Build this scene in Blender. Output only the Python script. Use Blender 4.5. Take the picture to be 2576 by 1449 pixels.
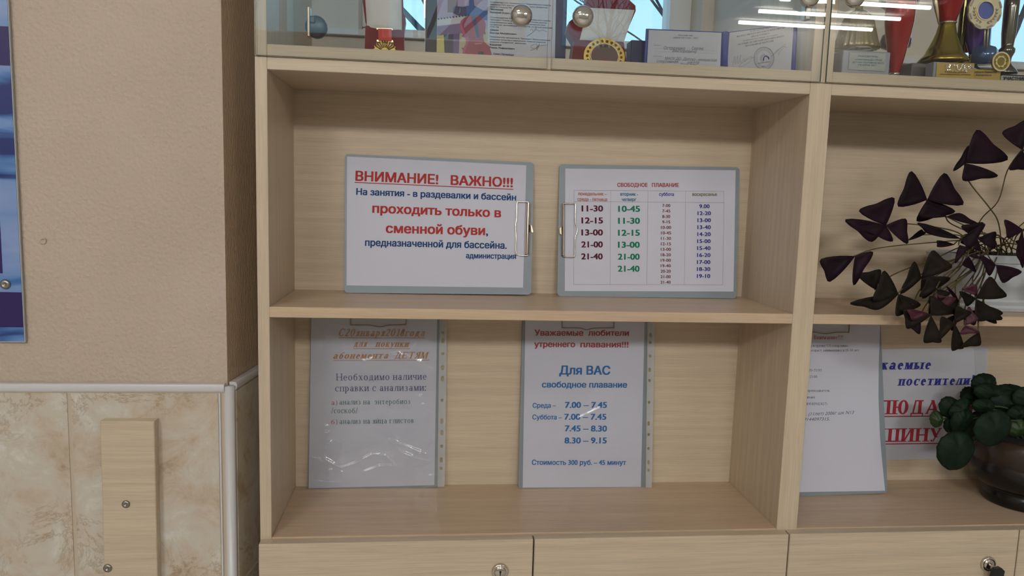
import bpy, bmesh, math, random
from mathutils import Vector, Matrix, noise
from mathutils.geometry import delaunay_2d_cdt
import numpy as np
for o in list(bpy.data.objects): bpy.data.objects.remove(o, do_unlink=True)
S = bpy.context.scene
COL = S.collection
W_PX, H_PX = 2576, 1449
# ------------------------------------------------------------------ camera
CAM = Vector((0.22749, -1.07216, 0.50506))
YAW, PITCH, ROLL, F = 0.1061, -0.1221, 0.0298, 1888.75
_f = Vector((math.sin(YAW)*math.cos(PITCH), math.cos(YAW)*math.cos(PITCH), math.sin(PITCH)))
_r0 = Vector((math.cos(YAW), -math.sin(YAW), 0)); _u0 = _r0.cross(_f)
_r = _r0*math.cos(ROLL)+_u0*math.sin(ROLL); _u = -_r0*math.sin(ROLL)+_u0*math.cos(ROLL)
cd = bpy.data.cameras.new('camera'); cam = bpy.data.objects.new('camera', cd); COL.objects.link(cam)
cam.matrix_world = Matrix(((_r.x, _u.x, -_f.x, CAM.x), (_r.y, _u.y, -_f.y, CAM.y), (_r.z, _u.z, -_f.z, CAM.z), (0, 0, 0, 1)))
cd.sensor_width = 36; cd.lens = F*36/W_PX; cd.clip_start = 0.02; cd.clip_end = 100
S.camera = cam
# ------------------------------------------------------------------ world, lamps, exposure
S.view_settings.view_transform = 'Standard'; S.view_settings.look = 'None'
S.view_settings.gamma = 1; S.view_settings.use_curve_mapping = False
S.view_settings.exposure = -0.09
wd = bpy.data.worlds.new('sky'); S.world = wd; wd.use_nodes = True
nt = wd.node_tree; nt.nodes.clear()
_o = nt.nodes.new('ShaderNodeOutputWorld'); _b = nt.nodes.new('ShaderNodeBackground'); _b.inputs[1].default_value = 1.75
_t = nt.nodes.new('ShaderNodeTexCoord'); _s = nt.nodes.new('ShaderNodeSeparateXYZ'); _c = nt.nodes.new('ShaderNodeValToRGB')
nt.links.new(_t.outputs['Generated'], _s.inputs[0]); nt.links.new(_s.outputs[2], _c.inputs[0])
nt.links.new(_c.outputs[0], _b.inputs[0]); nt.links.new(_b.outputs[0], _o.inputs[0])
_e = _c.color_ramp.elements
_e[0].position = 0.0; _e[0].color = (.45, .62, .72, 1); _e[1].position = 0.8; _e[1].color = (.10, .30, .75, 1)
_n = _e.new(.2); _n.color = (.40, .72, .90, 1); _n = _e.new(.35); _n.color = (.33, .65, .92, 1)
def area(name, loc, sx, sy, power, col, target):
    l = bpy.data.lights.new(name, 'AREA'); l.shape = 'RECTANGLE'; l.size = sx; l.size_y = sy; l.energy = power; l.color = col
    o = bpy.data.objects.new(name, l); COL.objects.link(o); o.location = loc
    o.rotation_euler = (Vector(target)-Vector(loc)).to_track_quat('-Z', 'Y').to_euler()
    return o
WARM = (1.0, .985, .97)
area('hall_lamp_light', (-1.6, -5.1, 2.27), 1.2, .3, 68, WARM, (.3, 0, .3))
area('hall_lamp_light', (.7, -5.1, 2.27), 1.2, .3, 54, WARM, (.3, 0, .3))
area('hall_lamp_light', (3.3, -5.1, 2.34), 1.2, .3, 20, WARM, (.3, 0, .3))
area('hall_lamp_light', (-.9, -2.3, 2.36), 1.2, .35, 12, WARM, (-.3, -1, 0))

# ------------------------------------------------------------------ projection helpers (pixel -> point at a given depth)
def ray(x, y): return _f + _r*((x-1288)/F) - _u*((y-724.5)/F)
def aty(x, y, Y): d = ray(x, y); return CAM + d*((Y-CAM.y)/d.y)
def atz(x, y, Z): d = ray(x, y); return CAM + d*((Z-CAM.z)/d.z)
class Plane:
    def __init__(s, a, b, c):      # a->b along u, c gives v
        s.o = Vector(a); s.u = (Vector(b)-s.o).normalized(); v = Vector(c)-s.o
        s.v = (v - s.u*v.dot(s.u)).normalized(); s.n = s.u.cross(s.v)
        if s.n.dot(CAM-s.o) < 0: s.n = -s.n
    def uv(s, x, y):
        d = ray(x, y); t = (s.o-CAM).dot(s.n)/d.dot(s.n); q = CAM+d*t-s.o
        return (q.dot(s.u), q.dot(s.v))
    def pt(s, u, v, off=0): return s.o+s.u*u+s.v*v+s.n*off
    def px(s, x, y, off=0): u, v = s.uv(x, y); return s.pt(u, v, off)

# ------------------------------------------------------------------ materials
MATS = {}
def mat(name, col=(.5, .5, .5), rough=.5, metal=0., spec=.5, coat=0., **k):
    if name in MATS: return MATS[name]
    m = bpy.data.materials.new(name); m.use_nodes = True; b = m.node_tree.nodes['Principled BSDF']
    b.inputs['Base Color'].default_value = (*col, 1); b.inputs['Roughness'].default_value = rough
    b.inputs['Metallic'].default_value = metal; b.inputs['Specular IOR Level'].default_value = spec
    b.inputs['Coat Weight'].default_value = coat
    if k.get('trans'): b.inputs['Transmission Weight'].default_value = k['trans']
    if k.get('alpha') is not None: b.inputs['Alpha'].default_value = k['alpha']
    if k.get('emit'): b.inputs['Emission Color'].default_value = (*k['emit'], 1); b.inputs['Emission Strength'].default_value = k['es']
    if k.get('sheen'): b.inputs['Sheen Weight'].default_value = k['sheen']
    MATS[name] = m; return m
def nodes(m): return m.node_tree.nodes, m.node_tree.links, m.node_tree.nodes['Principled BSDF']
def tex(m, scale=(1, 1, 1), kind='ShaderNodeTexNoise', sc=5, detail=4, rough=.6, dist=0, coord='Object'):
    N, L, B = nodes(m); t = N.new('ShaderNodeTexCoord'); mp = N.new('ShaderNodeMapping'); mp.inputs['Scale'].default_value = scale
    n = N.new(kind); n.inputs['Scale'].default_value = sc
    if kind == 'ShaderNodeTexNoise':
        n.inputs['Detail'].default_value = detail; n.inputs['Roughness'].default_value = rough; n.inputs['Distortion'].default_value = dist
    L.new(t.outputs[coord], mp.inputs[0]); L.new(mp.outputs[0], n.inputs['Vector']); return n
def ramp(m, src, stops):
    N, L, B = nodes(m); r = N.new('ShaderNodeValToRGB'); e = r.color_ramp.elements
    e[0].position, e[0].color = stops[0][0], (*stops[0][1], 1); e[1].position, e[1].color = stops[-1][0], (*stops[-1][1], 1)
    for p, c in stops[1:-1]: q = e.new(p); q.color = (*c, 1)
    L.new(src, r.inputs[0]); return r
def mix(m, fac, a, b, mode='MIX'):
    N, L, B = nodes(m); x = N.new('ShaderNodeMix'); x.data_type = 'RGBA'; x.blend_type = mode
    for s, i in ((fac, 0), (a, 6), (b, 7)):
        if isinstance(s, (int, float)): x.inputs[i].default_value = s
        elif isinstance(s, tuple): x.inputs[i].default_value = (*s, 1)
        else: L.new(s, x.inputs[i])
    return x.outputs[2]
def bump(m, h, strength, dist):
    N, L, B = nodes(m); b = N.new('ShaderNodeBump'); b.inputs['Strength'].default_value = strength; b.inputs['Distance'].default_value = dist
    L.new(h, b.inputs['Height']); L.new(b.outputs[0], B.inputs['Normal'])

def laminate(name, sc, tint=(1, 1, 1)):
    m = mat(name, rough=.38, spec=.4); N, L, B = nodes(m)
    a = tex(m, sc, sc=1, detail=5, rough=.65); b = tex(m, tuple(x*.16 for x in sc), sc=1, detail=3, rough=.5)
    c = ramp(m, a.outputs[0], [(p, tuple(x*t for x, t in zip(c_, tint))) for p, c_ in ((.25, (.49, .40, .285)), (.42, (.57, .475, .342)), (.6, (.615, .522, .382)), (.8, (.65, .56, .42)))])
    d = ramp(m, b.outputs[0], [(.35, (.93, .91, .90)), (.65, (1.04, 1.02, 1.0))])
    L.new(mix(m, 1., c.outputs[0], d.outputs[0], 'MULTIPLY'), B.inputs['Base Color'])
    bump(m, a.outputs[0], .12, .0006)
    return m
LAM_X = laminate('laminate_grain_across', (16, 640, 640))
LAM_Z = laminate('laminate_grain_upright', (640, 640, 16))
LAM_F = laminate('laminate_grain_deck', (16, 420, 420), (1.0, .91, .86))

PLASTER = mat('cream_textured_plaster', rough=.62, spec=.3); N, L, B = nodes(PLASTER)
_a = tex(PLASTER, sc=230, detail=3, rough=.55, dist=.6); _b2 = tex(PLASTER, sc=3, detail=4); _v = tex(PLASTER, kind='ShaderNodeTexVoronoi', sc=170)
_c = ramp(PLASTER, _b2.outputs[0], [(.3, (.50, .405, .315)), (.7, (.555, .455, .36))])
L.new(_c.outputs[0], B.inputs['Base Color'])
_m = N.new('ShaderNodeMath'); _m.operation = 'ADD'; L.new(_a.outputs[0], _m.inputs[0]); L.new(_v.outputs['Distance'], _m.inputs[1])
bump(PLASTER, _m.outputs[0], .55, .0022)
PLAIN = mat('plain_beige_paint', (.60, .56, .51), .7)

TILE = mat('marbled_beige_tile', rough=.26, spec=.45); N, L, B = nodes(TILE)
_a = tex(TILE, sc=15, detail=9, rough=.68, dist=.5); _b3 = tex(TILE, sc=11, detail=10, rough=.72, dist=.8); _c3 = tex(TILE, (1, 1, 2.2), sc=3.2, detail=5, rough=.6, dist=.5)
_r1 = ramp(TILE, _a.outputs[0], [(.32, (.40, .31, .21)), (.42, (.52, .425, .315)), (.5, (.565, .495, .395)), (.57, (.58, .535, .44)), (.68, (.68, .655, .60))])
_r2 = ramp(TILE, _b3.outputs[0], [(.47, (1, 1, 1)), (.494, (.80, .74, .67)), (.50, (.60, .52, .43)), (.505, (.84, .78, .70)), (.53, (1, 1, 1))])
_r3 = ramp(TILE, _c3.outputs[0], [(.45, (0, 0, 0)), (.62, (1, 1, 1))])
_x = mix(TILE, _r3.outputs[0], (1, 1, 1), _r2.outputs[0])
L.new(mix(TILE, 1., _r1.outputs[0], _x, 'MULTIPLY'), B.inputs['Base Color'])
GROUT = mat('cream_grout', (.52, .44, .33), .8)
TRIM = mat('white_plastic_trim', (.62, .60, .60), .3)
SCREW = mat('dull_steel', (.35, .33, .30), .35, 1.)
BOARD = mat('grey_clipboard_plastic', (.23, .27, .30), .42, spec=.5); N, L, B = nodes(BOARD)
_a = tex(BOARD, sc=900, detail=2); bump(BOARD, _a.outputs[0], .3, .0004)
PAPER = mat('white_paper', (.60, .61, .70), .75, spec=.2)
PAPER2 = mat('cream_paper', (.52, .53, .58), .75, spec=.2)
CHROME = mat('nickel_plated_wire', (.72, .66, .58), .16, 1.)
BRONZE = mat('bronzed_wire', (.32, .25, .17), .28, 1.)
CHROME2 = mat('polished_chrome', (.8, .78, .74), .05, 1.)
BLACK = mat('black_plastic', (.012, .012, .014), .35)
GOLD = mat('gold_plated', (.38, .29, .06), .22, 1.)
GOLD2 = mat('pale_gold', (.72, .62, .38), .35, .8)
MEDG = mat('dull_medal_gold', (.30, .20, .055), .34, .9)
VELVET = mat('dark_red_velvet', (.16, .008, .014), .9, sheen=.4)
SATIN = mat('white_satin', (.60, .58, .56), .5); N, L, B = nodes(SATIN); _a = tex(SATIN, sc=900, detail=1); bump(SATIN, _a.outputs[0], .5, .0006)
RIBBON = mat('red_ribbon', (.55, .035, .02), .7)
BLUEC = mat('blue_leatherette', (.015, .04, .28), .45)
NAVYC = mat('navy_leatherette', (.008, .016, .09), .5)
DARKC = mat('dark_brown_cover', (.014, .008, .010), .5)
MARBLE = mat('grey_marble', (.27, .28, .32), .3)
REDG = mat('red_enamel', (.38, .004, .008), .12, .35, coat=.5)
VIOLG = mat('violet_enamel', (.10, .05, .30), .12, .4, coat=.5)
WFRAME = mat('white_window_frame', (.62, .62, .62), .4)
INK = dict(red=mat('ink_red', (.42, .05, .045), .8, spec=.1), navy=mat('ink_navy', (.03, .075, .20), .8, spec=.1), maroon=mat('ink_maroon', (.10, .02, .035), .8, spec=.1),
    green=mat('ink_green', (.02, .20, .11), .8, spec=.1), brown=mat('ink_brown', (.20, .06, .045), .8, spec=.1), violet=mat('ink_violet_blue', (.04, .045, .27), .8, spec=.1),
    blue=mat('ink_blue', (.02, .15, .42), .8, spec=.1), orange=mat('ink_orange', (.48, .20, .05), .8, spec=.1), orange2=mat('ink_orange_red', (.45, .15, .09), .8, spec=.1),
    teal=mat('ink_teal', (.02, .13, .24), .8, spec=.1), olive=mat('ink_olive', (.15, .17, .09), .8, spec=.1), slate=mat('ink_slate', (.05, .07, .19), .8, spec=.1),
    pine=mat('ink_pine', (.03, .14, .12), .8, spec=.1), black=mat('ink_black', (.03, .03, .035), .8, spec=.1), grey=mat('ink_grey', (.25, .25, .28), .8, spec=.1),
    pen=mat('ink_pen', (.09, .09, .12), .8, spec=.1), crimson=mat('ink_crimson', (.36, .035, .05), .8, spec=.1), rose=mat('ink_rose', (.35, .08, .10), .8, spec=.1), stamp=mat('ink_stamp', (.03, .03, .14), .8, spec=.1))
def glass_mat(name, tint, ior, rough=0., base=0.):
    m = bpy.data.materials.new(name); m.use_nodes = True; N = m.node_tree.nodes; L = m.node_tree.links; N.clear()
    o = N.new('ShaderNodeOutputMaterial'); mx = N.new('ShaderNodeMixShader'); t = N.new('ShaderNodeBsdfTransparent'); g = N.new('ShaderNodeBsdfGlossy'); lw = N.new('ShaderNodeLayerWeight'); lw.inputs[0].default_value = .5
    pw = N.new('ShaderNodeMath'); pw.operation = 'POWER'; pw.inputs[1].default_value = 5; L.new(lw.outputs['Facing'], pw.inputs[0])
    f = N.new('ShaderNodeMath'); f.operation = 'MULTIPLY_ADD'; r0 = ((ior-1)/(ior+1))**2; L.new(pw.outputs[0], f.inputs[0]); f.inputs[1].default_value = 1-r0; f.inputs[2].default_value = r0
    t.inputs[0].default_value = (*tint, 1); g.inputs['Roughness'].default_value = rough
    if base:
        a = N.new('ShaderNodeMath'); a.operation = 'ADD'; a.inputs[1].default_value = base; L.new(f.outputs[0], a.inputs[0]); L.new(a.outputs[0], mx.inputs[0])
    else: L.new(f.outputs[0], mx.inputs[0])
    L.new(t.outputs[0], mx.inputs[1]); L.new(g.outputs[0], mx.inputs[2]); L.new(mx.outputs[0], o.inputs[0]); MATS[name] = m; return m, N, L, g
GLASS = glass_mat('clear_glass', (.955, .965, .96), 1.55)[0]
GLEDGE = mat('green_glass_edge', (.05, .10, .085), .1)
SLEEVE, _N, _L, _g = glass_mat('crinkled_clear_film', (.97, .975, .975), 1.5, .17, .045)
_tc = _N.new('ShaderNodeTexCoord'); _n1 = _N.new('ShaderNodeTexNoise'); _n1.inputs['Scale'].default_value = 60; _n1.inputs['Detail'].default_value = 3
_L.new(_tc.outputs['Object'], _n1.inputs['Vector']); _bp = _N.new('ShaderNodeBump'); _bp.inputs['Strength'].default_value = .4; _bp.inputs['Distance'].default_value = .0012
_L.new(_n1.outputs[0], _bp.inputs['Height']); _L.new(_bp.outputs[0], _g.inputs['Normal'])
STRIP = mat('milky_film_strip', (.58, .60, .60), .3, alpha=.55)
LEAFP = mat('dark_purple_leaf', rough=.6, spec=.12); N, L, B = nodes(LEAFP); _a = tex(LEAFP, sc=14, detail=3)
_c = ramp(LEAFP, _a.outputs[0], [(.35, (.010, .005, .007)), (.6, (.016, .005, .011)), (.8, (.03, .007, .022))]); L.new(_c.outputs[0], B.inputs['Base Color'])
LEAFM = mat('magenta_leaf_underside', (.05, .003, .014), .6)
LEAFG = mat('dark_purple_green_leaf', rough=.6, spec=.12); N, L, B = nodes(LEAFG); _a = tex(LEAFG, sc=18, detail=3)
_c = ramp(LEAFG, _a.outputs[0], [(.35, (.009, .007, .005)), (.7, (.018, .012, .008))]); L.new(_c.outputs[0], B.inputs['Base Color'])
STEM = mat('olive_stem', (.10, .075, .025), .6)
VLEAF = mat('dark_green_leaf', rough=.6, spec=.18); N, L, B = nodes(VLEAF); _a = tex(VLEAF, sc=30, detail=4)
_c = ramp(VLEAF, _a.outputs[0], [(.3, (.003, .010, .005)), (.7, (.007, .022, .009))]); L.new(_c.outputs[0], B.inputs['Base Color']); bump(VLEAF, _a.outputs[0], .5, .002)
VLEAF2 = mat('bright_green_leaf', (.016, .040, .006), .55)
SOIL = mat('dark_soil', (.012, .009, .007), .95)
POTW = mat('grey_white_planter', (.47, .50, .52), .35)
POTB = mat('brown_black_glaze', rough=.24, spec=.5); N, L, B = nodes(POTB)
_tc = N.new('ShaderNodeTexCoord'); _s3 = N.new('ShaderNodeSeparateXYZ'); L.new(_tc.outputs['Object'], _s3.inputs[0])
_c = ramp(POTB, _s3.outputs[2], [(.062, (.004, .004, .004)), (.085, (.03, .018, .013)), (.1, (.045, .028, .021))]); L.new(_c.outputs[0], B.inputs['Base Color'])
BARK = mat('bare_tree_bark', (.04, .04, .045), .9)
FLOORM = mat('pale_floor_tile', (.55, .52, .48), .35)
CEILM = mat('white_ceiling', (.78, .76, .72), .8)
TUBE = mat('lit_fluorescent_tube', (1, 1, 1), .5, emit=(1, .97, .92), es=26)

# ------------------------------------------------------------------ mesh helpers
def link(name, me, m, parent=None, smooth=False):
    o = bpy.data.objects.new(name, me); COL.objects.link(o)
    for x in (m if isinstance(m, (list, tuple)) else [m]): me.materials.append(x)
    if smooth:
        for p in me.polygons: p.use_smooth = True
    if parent is not None: o.parent = parent
    return o
def rootloc(p):
    v = Vector((0, 0, 0))
    while p is not None: v += p.location; p = p.parent
    return v
def mesh(name, V, Fc, m, parent=None, smooth=False, mi=None):
    r = rootloc(parent); me = bpy.data.meshes.new(name); me.from_pydata([tuple(Vector(v)-r) for v in V], [], Fc)
    bm = bmesh.new(); bm.from_mesh(me); bmesh.ops.recalc_face_normals(bm, faces=bm.faces); bm.to_mesh(me); bm.free()
    o = link(name, me, m, parent, smooth)
    if mi:
        for p, k in zip(me.polygons, mi): p.material_index = k
    return o
def flat(name, V, Fc, m, parent=None, n=None):   # keeps winding
    r = rootloc(parent); me = bpy.data.meshes.new(name); me.from_pydata([tuple(Vector(v)-r) for v in V], [], Fc); return link(name, me, m, parent)
def box(name, a, b, m, parent=None, bev=.0007):
    r = rootloc(parent); a = Vector(a)-r; b = Vector(b)-r
    bm = bmesh.new(); bmesh.ops.create_cube(bm, size=1)
    for v in bm.verts: v.co = Vector(((a[i]+b[i])/2+v.co[i]*(b[i]-a[i]) for i in range(3)))
    if bev: bmesh.ops.bevel(bm, geom=bm.edges[:], offset=bev, segments=1, affect='EDGES')
    me = bpy.data.meshes.new(name); bm.to_mesh(me); bm.free(); return link(name, me, m, parent)
def join_geo(parts):
    V, Fc = [], []
    for v, f in parts: k = len(V); V += v; Fc += [tuple(i+k for i in q) for q in f]
    return V, Fc
def tube_geo(P, r, n=8, cap=True):
    P = [Vector(p) for p in P]; R = r if isinstance(r, (list, tuple)) else [r]*len(P); V, Fc = [], []
    up = None
    for i, p in enumerate(P):
        d = (P[min(i+1, len(P)-1)]-P[max(i-1, 0)]).normalized()
        if up is None: up = d.orthogonal().normalized()
        up = (up-d*up.dot(d)).normalized(); s = d.cross(up)
        for k in range(n): a = 2*math.pi*k/n; V.append(p+(up*math.cos(a)+s*math.sin(a))*R[i])
    for i in range(len(P)-1):
        for k in range(n): Fc.append((i*n+k, i*n+(k+1) % n, (i+1)*n+(k+1) % n, (i+1)*n+k))
    if cap: Fc += [tuple(range(n))[::-1], tuple((len(P)-1)*n+k for k in range(n))]
    return V, Fc
def tube(name, P, r, m, parent=None, n=8): V, Fc = tube_geo(P, r, n); return mesh(name, V, Fc, m, parent, True)
def lathe_geo(c, prof, n=32, axis='Z', sx=1, sy=1, flute=0, amp=0):
    c = Vector(c); V, Fc = [], []
    for (r, h) in prof:
        for k in range(n):
            a = 2*math.pi*k/n; rr = r*(1+(amp*math.cos(flute*a) if flute else 0)); x, y = rr*math.cos(a)*sx, rr*math.sin(a)*sy
            V.append(c+(Vector((x, y, h)) if axis == 'Z' else Vector((x, -h, y))))
    for i in range(len(prof)-1):
        for k in range(n): Fc.append((i*n+k, i*n+(k+1) % n, (i+1)*n+(k+1) % n, (i+1)*n+k))
    if prof[0][0] > 1e-6: Fc.append(tuple(range(n))[::-1])
    if prof[-1][0] > 1e-6: Fc.append(tuple((len(prof)-1)*n+k for k in range(n)))
    return V, Fc
def lathe(name, c, prof, m, parent=None, n=32, axis='Z', **k):
    V, Fc = lathe_geo(c, prof, n, axis, **k); o = mesh(name, V, Fc, m, parent, True)
    return o
def slab(name, P, uvs, th, m, parent=None, off=0.):       # outline extruded backwards from the plane
    n = len(uvs); V = [P.pt(u, v, off) for u, v in uvs]+[P.pt(u, v, off-th) for u, v in uvs]
    Fc = [tuple(range(n)), tuple(range(2*n-1, n-1, -1))]+[(i, (i+1) % n, n+(i+1) % n, n+i) for i in range(n)]
    return mesh(name, V, Fc, m, parent)
def rounded(c, r, seg=5):
    out = []; n = len(c); c = [Vector((*q, 0)) for q in c]
    for i in range(n):
        p, a, b = c[i], c[i-1], c[(i+1) % n]; d1 = (a-p).normalized(); d2 = (b-p).normalized(); ang = d1.angle(d2); t = r/math.tan(ang/2)
        p1, p2 = p+d1*t, p+d2*t; cc = p+(d1+d2).normalized()*(r/math.sin(ang/2))
        v1, v2 = p1-cc, p2-cc; w = v1.angle(v2)
        for k in range(seg+1):
            f = k/seg; q = cc+(v1*math.sin((1-f)*w)+v2*math.sin(f*w))/math.sin(w) if w > 1e-4 else p1
            out.append((q.x, q.y))
    return out
def thing(name, label, cat, loc=(0, 0, 0), group=None):
    o = bpy.data.objects.new(name, None); COL.objects.link(o); o.location = loc; o.empty_display_size = .02
    o['label'] = label; o['category'] = cat
    if group: o['group'] = group
    return o
def tag(o, label, cat, group=None):
    o['label'] = label; o['category'] = cat
    if group: o['group'] = group
    return o
def struct(o): o['kind'] = 'structure'; return o

# ------------------------------------------------------------------ lettering
def sans(s, bold):
    cu = bpy.data.curves.new('t', 'FONT'); cu.body = s; cu.size = 1/.727; cu.resolution_u = 3; cu.fill_mode = 'NONE'
    o = bpy.data.objects.new('t', cu); COL.objects.link(o); me = bpy.data.meshes.new_from_object(o)
    co = [Vector((v.co.x, v.co.y)) for v in me.vertices]; nb = {}
    for e in me.edges: a, b = e.vertices; nb.setdefault(a, set()).add(b); nb.setdefault(b, set()).add(a)
    E = []; i = 0
    while i < len(co):                      # contours are stored one after the other, in drawing order
        j = i
        while j+1 < len(co) and (j+1) in nb.get(j, ()): j += 1
        if j > i+1: E += [(k, k+1) for k in range(i, j)]+[(j, i)]
        i = j+1
    V, Fc = [], []
    if E:
        r = delaunay_2d_cdt(co, E, [], 0, 1e-6); vv = np.array([tuple(p) for p in r[0]]); tr = np.array([f for f in r[2] if len(f) == 3])
        c = vv[tr].mean(axis=1); A = np.array([tuple(co[a]) for a, b in E]); B_ = np.array([tuple(co[b]) for a, b in E])
        wn = np.zeros(len(c))
        for (x0, y0), (x1, y1) in zip(A, B_):
            if y0 == y1: continue
            xx = x0+(c[:, 1]-y0)*(x1-x0)/(y1-y0)
            wn += ((y0 <= c[:, 1]) & (c[:, 1] < y1) & (c[:, 0] < xx)).astype(int)-((y1 <= c[:, 1]) & (c[:, 1] < y0) & (c[:, 0] < xx)).astype(int)
        V = [tuple(p) for p in vv]; Fc = [tuple(int(q) for q in t) for t, w in zip(tr, wn) if w != 0]
    bpy.data.objects.remove(o); bpy.data.curves.remove(cu); bpy.data.meshes.remove(me)
    V = [(x, y, 0) for x, y in V]
    if bold > .005:      # heavier weight: the outline laid down several times, slightly shifted
        n = len(V); b = bold*1.3; V0, F0 = V, Fc; V, Fc = [], []
        for i, (dx, dy) in enumerate(((-b, -b*.45), (b, -b*.45), (-b, b*.45), (b, b*.45), (0, 0))):
            V += [(x+dx, y+dy, i*1.6e-5) for x, y, z in V0]; Fc += [tuple(k+i*n for k in f) for f in F0]
    return V, Fc
class Serif:
    def __init__(s, st, th): s.s, s.t, s.P = st, th, []
    def q(s, *p): s.P.append(list(p))
    def rect(s, x0, y0, x1, y1): s.q((x0, y0), (x1, y0), (x1, y1), (x0, y1))
    def ser(s, x, y, up):
        w = s.s*.22+.07; h = s.t*.7; y0, y1 = (y-h, y) if up else (y, y+h); s.rect(x-w, y0, x+s.s+w, y1)
    def stem(s, x, h, y0=0, a=1, b=1):
        s.rect(x, y0, x+s.s, h)
        if a: s.ser(x, y0, 0)
        if b: s.ser(x, h, 1)
    def diag(s, x0, y0, x1, y1, w): s.q((x0-w/2, y0), (x0+w/2, y0), (x1+w/2, y1), (x1-w/2, y1))
    def arc(s, cx, cy, rx, ry, a0, a1, n=None, w=None):
        w = s.s if w is None else w; n = n or max(4, int(abs(a1-a0)/15)); g = []
        for k in range(n+1):
            a = math.radians(a0+(a1-a0)*k/n); g.append(((cx+rx*math.cos(a), cy+ry*math.sin(a)), (cx+(rx-w)*math.cos(a), cy+(ry-s.t)*math.sin(a))))
        for k in range(n): s.q(g[k][0], g[k+1][0], g[k+1][1], g[k][1])
    def glyph(s, c, x):
        s.P0 = len(s.P); W = s.s; t = s.t; low = c.islower(); h = .68 if low else 1.; u = c.upper(); w = .56*h+W*.6+(.08 if not low else .04)
        ex = .0; o = x+.09
        if c == ' ': return x+.34
        if low and c == 'а':
            s.stem(o+.30, .45, 0, 1, 0); s.arc(o+.17+W/2, .46, .13+W/2, .24, 0, 165); s.arc(o+.17, .2, .17, .21, 20, 340); return o+.30+W+.12
        if low and c == 'е':
            s.arc(o+.24, .33, .24, .35, 0, 320); s.rect(o+.05, .34, o+.46, .34+t); return o+.48+.07
        if c in 'рР':
            if low: s.stem(o, .68, -.3, 1, 1); s.arc(o+W*.7, .33, .38, .36, -95, 95); return o+.38+W*.7+.08
            s.stem(o, 1); s.arc(o+W, .73, .40, .27, -90, 90); s.rect(o+W, .46, o+W+.05, .46+t); return o+W+.48
        if c in 'уУ':
            y0 = -.28 if low else .0; a = .02 if low else .3
            s.diag(o+.08, h, o+.30*h/.68*.8+.04, a if not low else .04, W); s.diag(o+.10 if low else o+.2, y0, o+.50*(1 if low else 1.25), h, t)
            s.rect(o-.03, h-t*.7, o+.22, h); s.rect(o+.36*(1 if low else 1.3), h-t*.7, o+.6*(1 if low else 1.2), h); s.rect(o+.04, y0, o+.16, y0+t*1.3); return o+.58*(1 if low else 1.2)
        if low and c == 'б':
            s.arc(o+.25, .31, .25, .33, 0, 360); s.arc(o+.34, .45, .34, .45, 100, 180); s.rect(o+.28, .85, o+.5, .85+t*1.4); return o+.6
        if c in 'фФ':
            s.stem(o+.26, 1., -.3 if low else 0); s.arc(o+.26+W/2, h/2+(.0 if low else .02), .32, h/2*.95, 0, 360); return o+.66
        if u == 'П': s.stem(o, h); s.stem(o+w-W, h); s.rect(o, h-t, o+w, h); ex = w
        elif u == 'Н': s.stem(o, h); s.stem(o+w-W, h); s.rect(o, h/2-t/2, o+w, h/2+t/2); ex = w
        elif u in 'ИЙ':
            s.stem(o, h); s.stem(o+w-W, h); s.diag(o+W*.9, t, o+w-W*.9, h-t, t*1.3); ex = w
            if u == 'Й': s.arc(o+w/2, h+.28, .15, .16, 200, 340, w=.06)
        elif u in 'ШЩ':
            g = w*.62
            for k in range(3): s.stem(o+k*g, h)
            s.rect(o, 0, o+2*g+W, t); ex = 2*g+W
            if u == 'Щ': s.rect(o+ex, -.16, o+ex+t, t); ex += t
        elif u == 'Ц': s.stem(o, h); s.stem(o+w-W, h); s.rect(o, 0, o+w+.06, t); s.rect(o+w+.02, -.17, o+w+.02+t, t); ex = w+.08
        elif u == 'Т':
            s.stem(o+w/2-W/2, h); s.rect(o, h-t, o+w, h); s.rect(o, h-.22*h, o+t*.8, h); s.rect(o+w-t*.8, h-.22*h, o+w, h); ex = w
        elif u == 'Г': s.stem(o, h); w *= .9; s.rect(o, h-t, o+w, h); s.rect(o+w-t*.8, h-.24*h, o+w, h); ex = w-.04
        elif u in 'ЕЁ':
            s.stem(o, h); w *= .92; s.rect(o, h-t, o+w, h); s.rect(o, 0, o+w, t); s.rect(o, .5-t/2, o+w*.75, .5+t/2)
            s.rect(o+w-t*.8, h-.22, o+w, h); s.rect(o+w-t*.8, 0, o+w, .24); s.rect(o+w*.75-t*.6, .38, o+w*.75, .62); ex = w
        elif u == 'Л':
            s.stem(o+w-W, h); s.rect(o+w*.28, h-t, o+w, h); s.diag(o+w*.14, .0, o+w*.36, h, t*1.2); s.rect(o-.03, 0, o+w*.3, t*.9); ex = w
        elif u == 'Д':
            w *= 1.05; s.rect(o+w-W*1.5, 0, o+w-W*.5, h); s.rect(o+w*.28, h-t, o+w, h); s.diag(o+w*.18, .0, o+w*.36, h, t*1.2); s.rect(o, 0, o+w+.04, t)
            s.rect(o-.0, -.17, o+t*.8, t); s.rect(o+w+.04-t*.8, -.17, o+w+.04, t); ex = w+.03
        elif u == 'А':
            w *= 1.1; s.diag(o+.05, 0, o+w/2, h, t*1.2); s.diag(o+w-.08-W*.2, 0, o+w/2-t*.3, h, W); s.rect(o+w*.2, .28*h, o+w*.75, .28*h+t)
            s.rect(o-.05, 0, o+.18, t*.7); s.rect(o+w-W-.14, 0, o+w+.06, t*.7); ex = w
        elif u == 'М':
            w *= 1.2; s.rect(o+.03, 0, o+.03+t, h); s.rect(o+w-W, 0, o+w, h); s.diag(o+w*.48, 0, o+W*.7, h, W); s.diag(o+w*.48, 0, o+w-W*.8, h, t*1.1)
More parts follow.
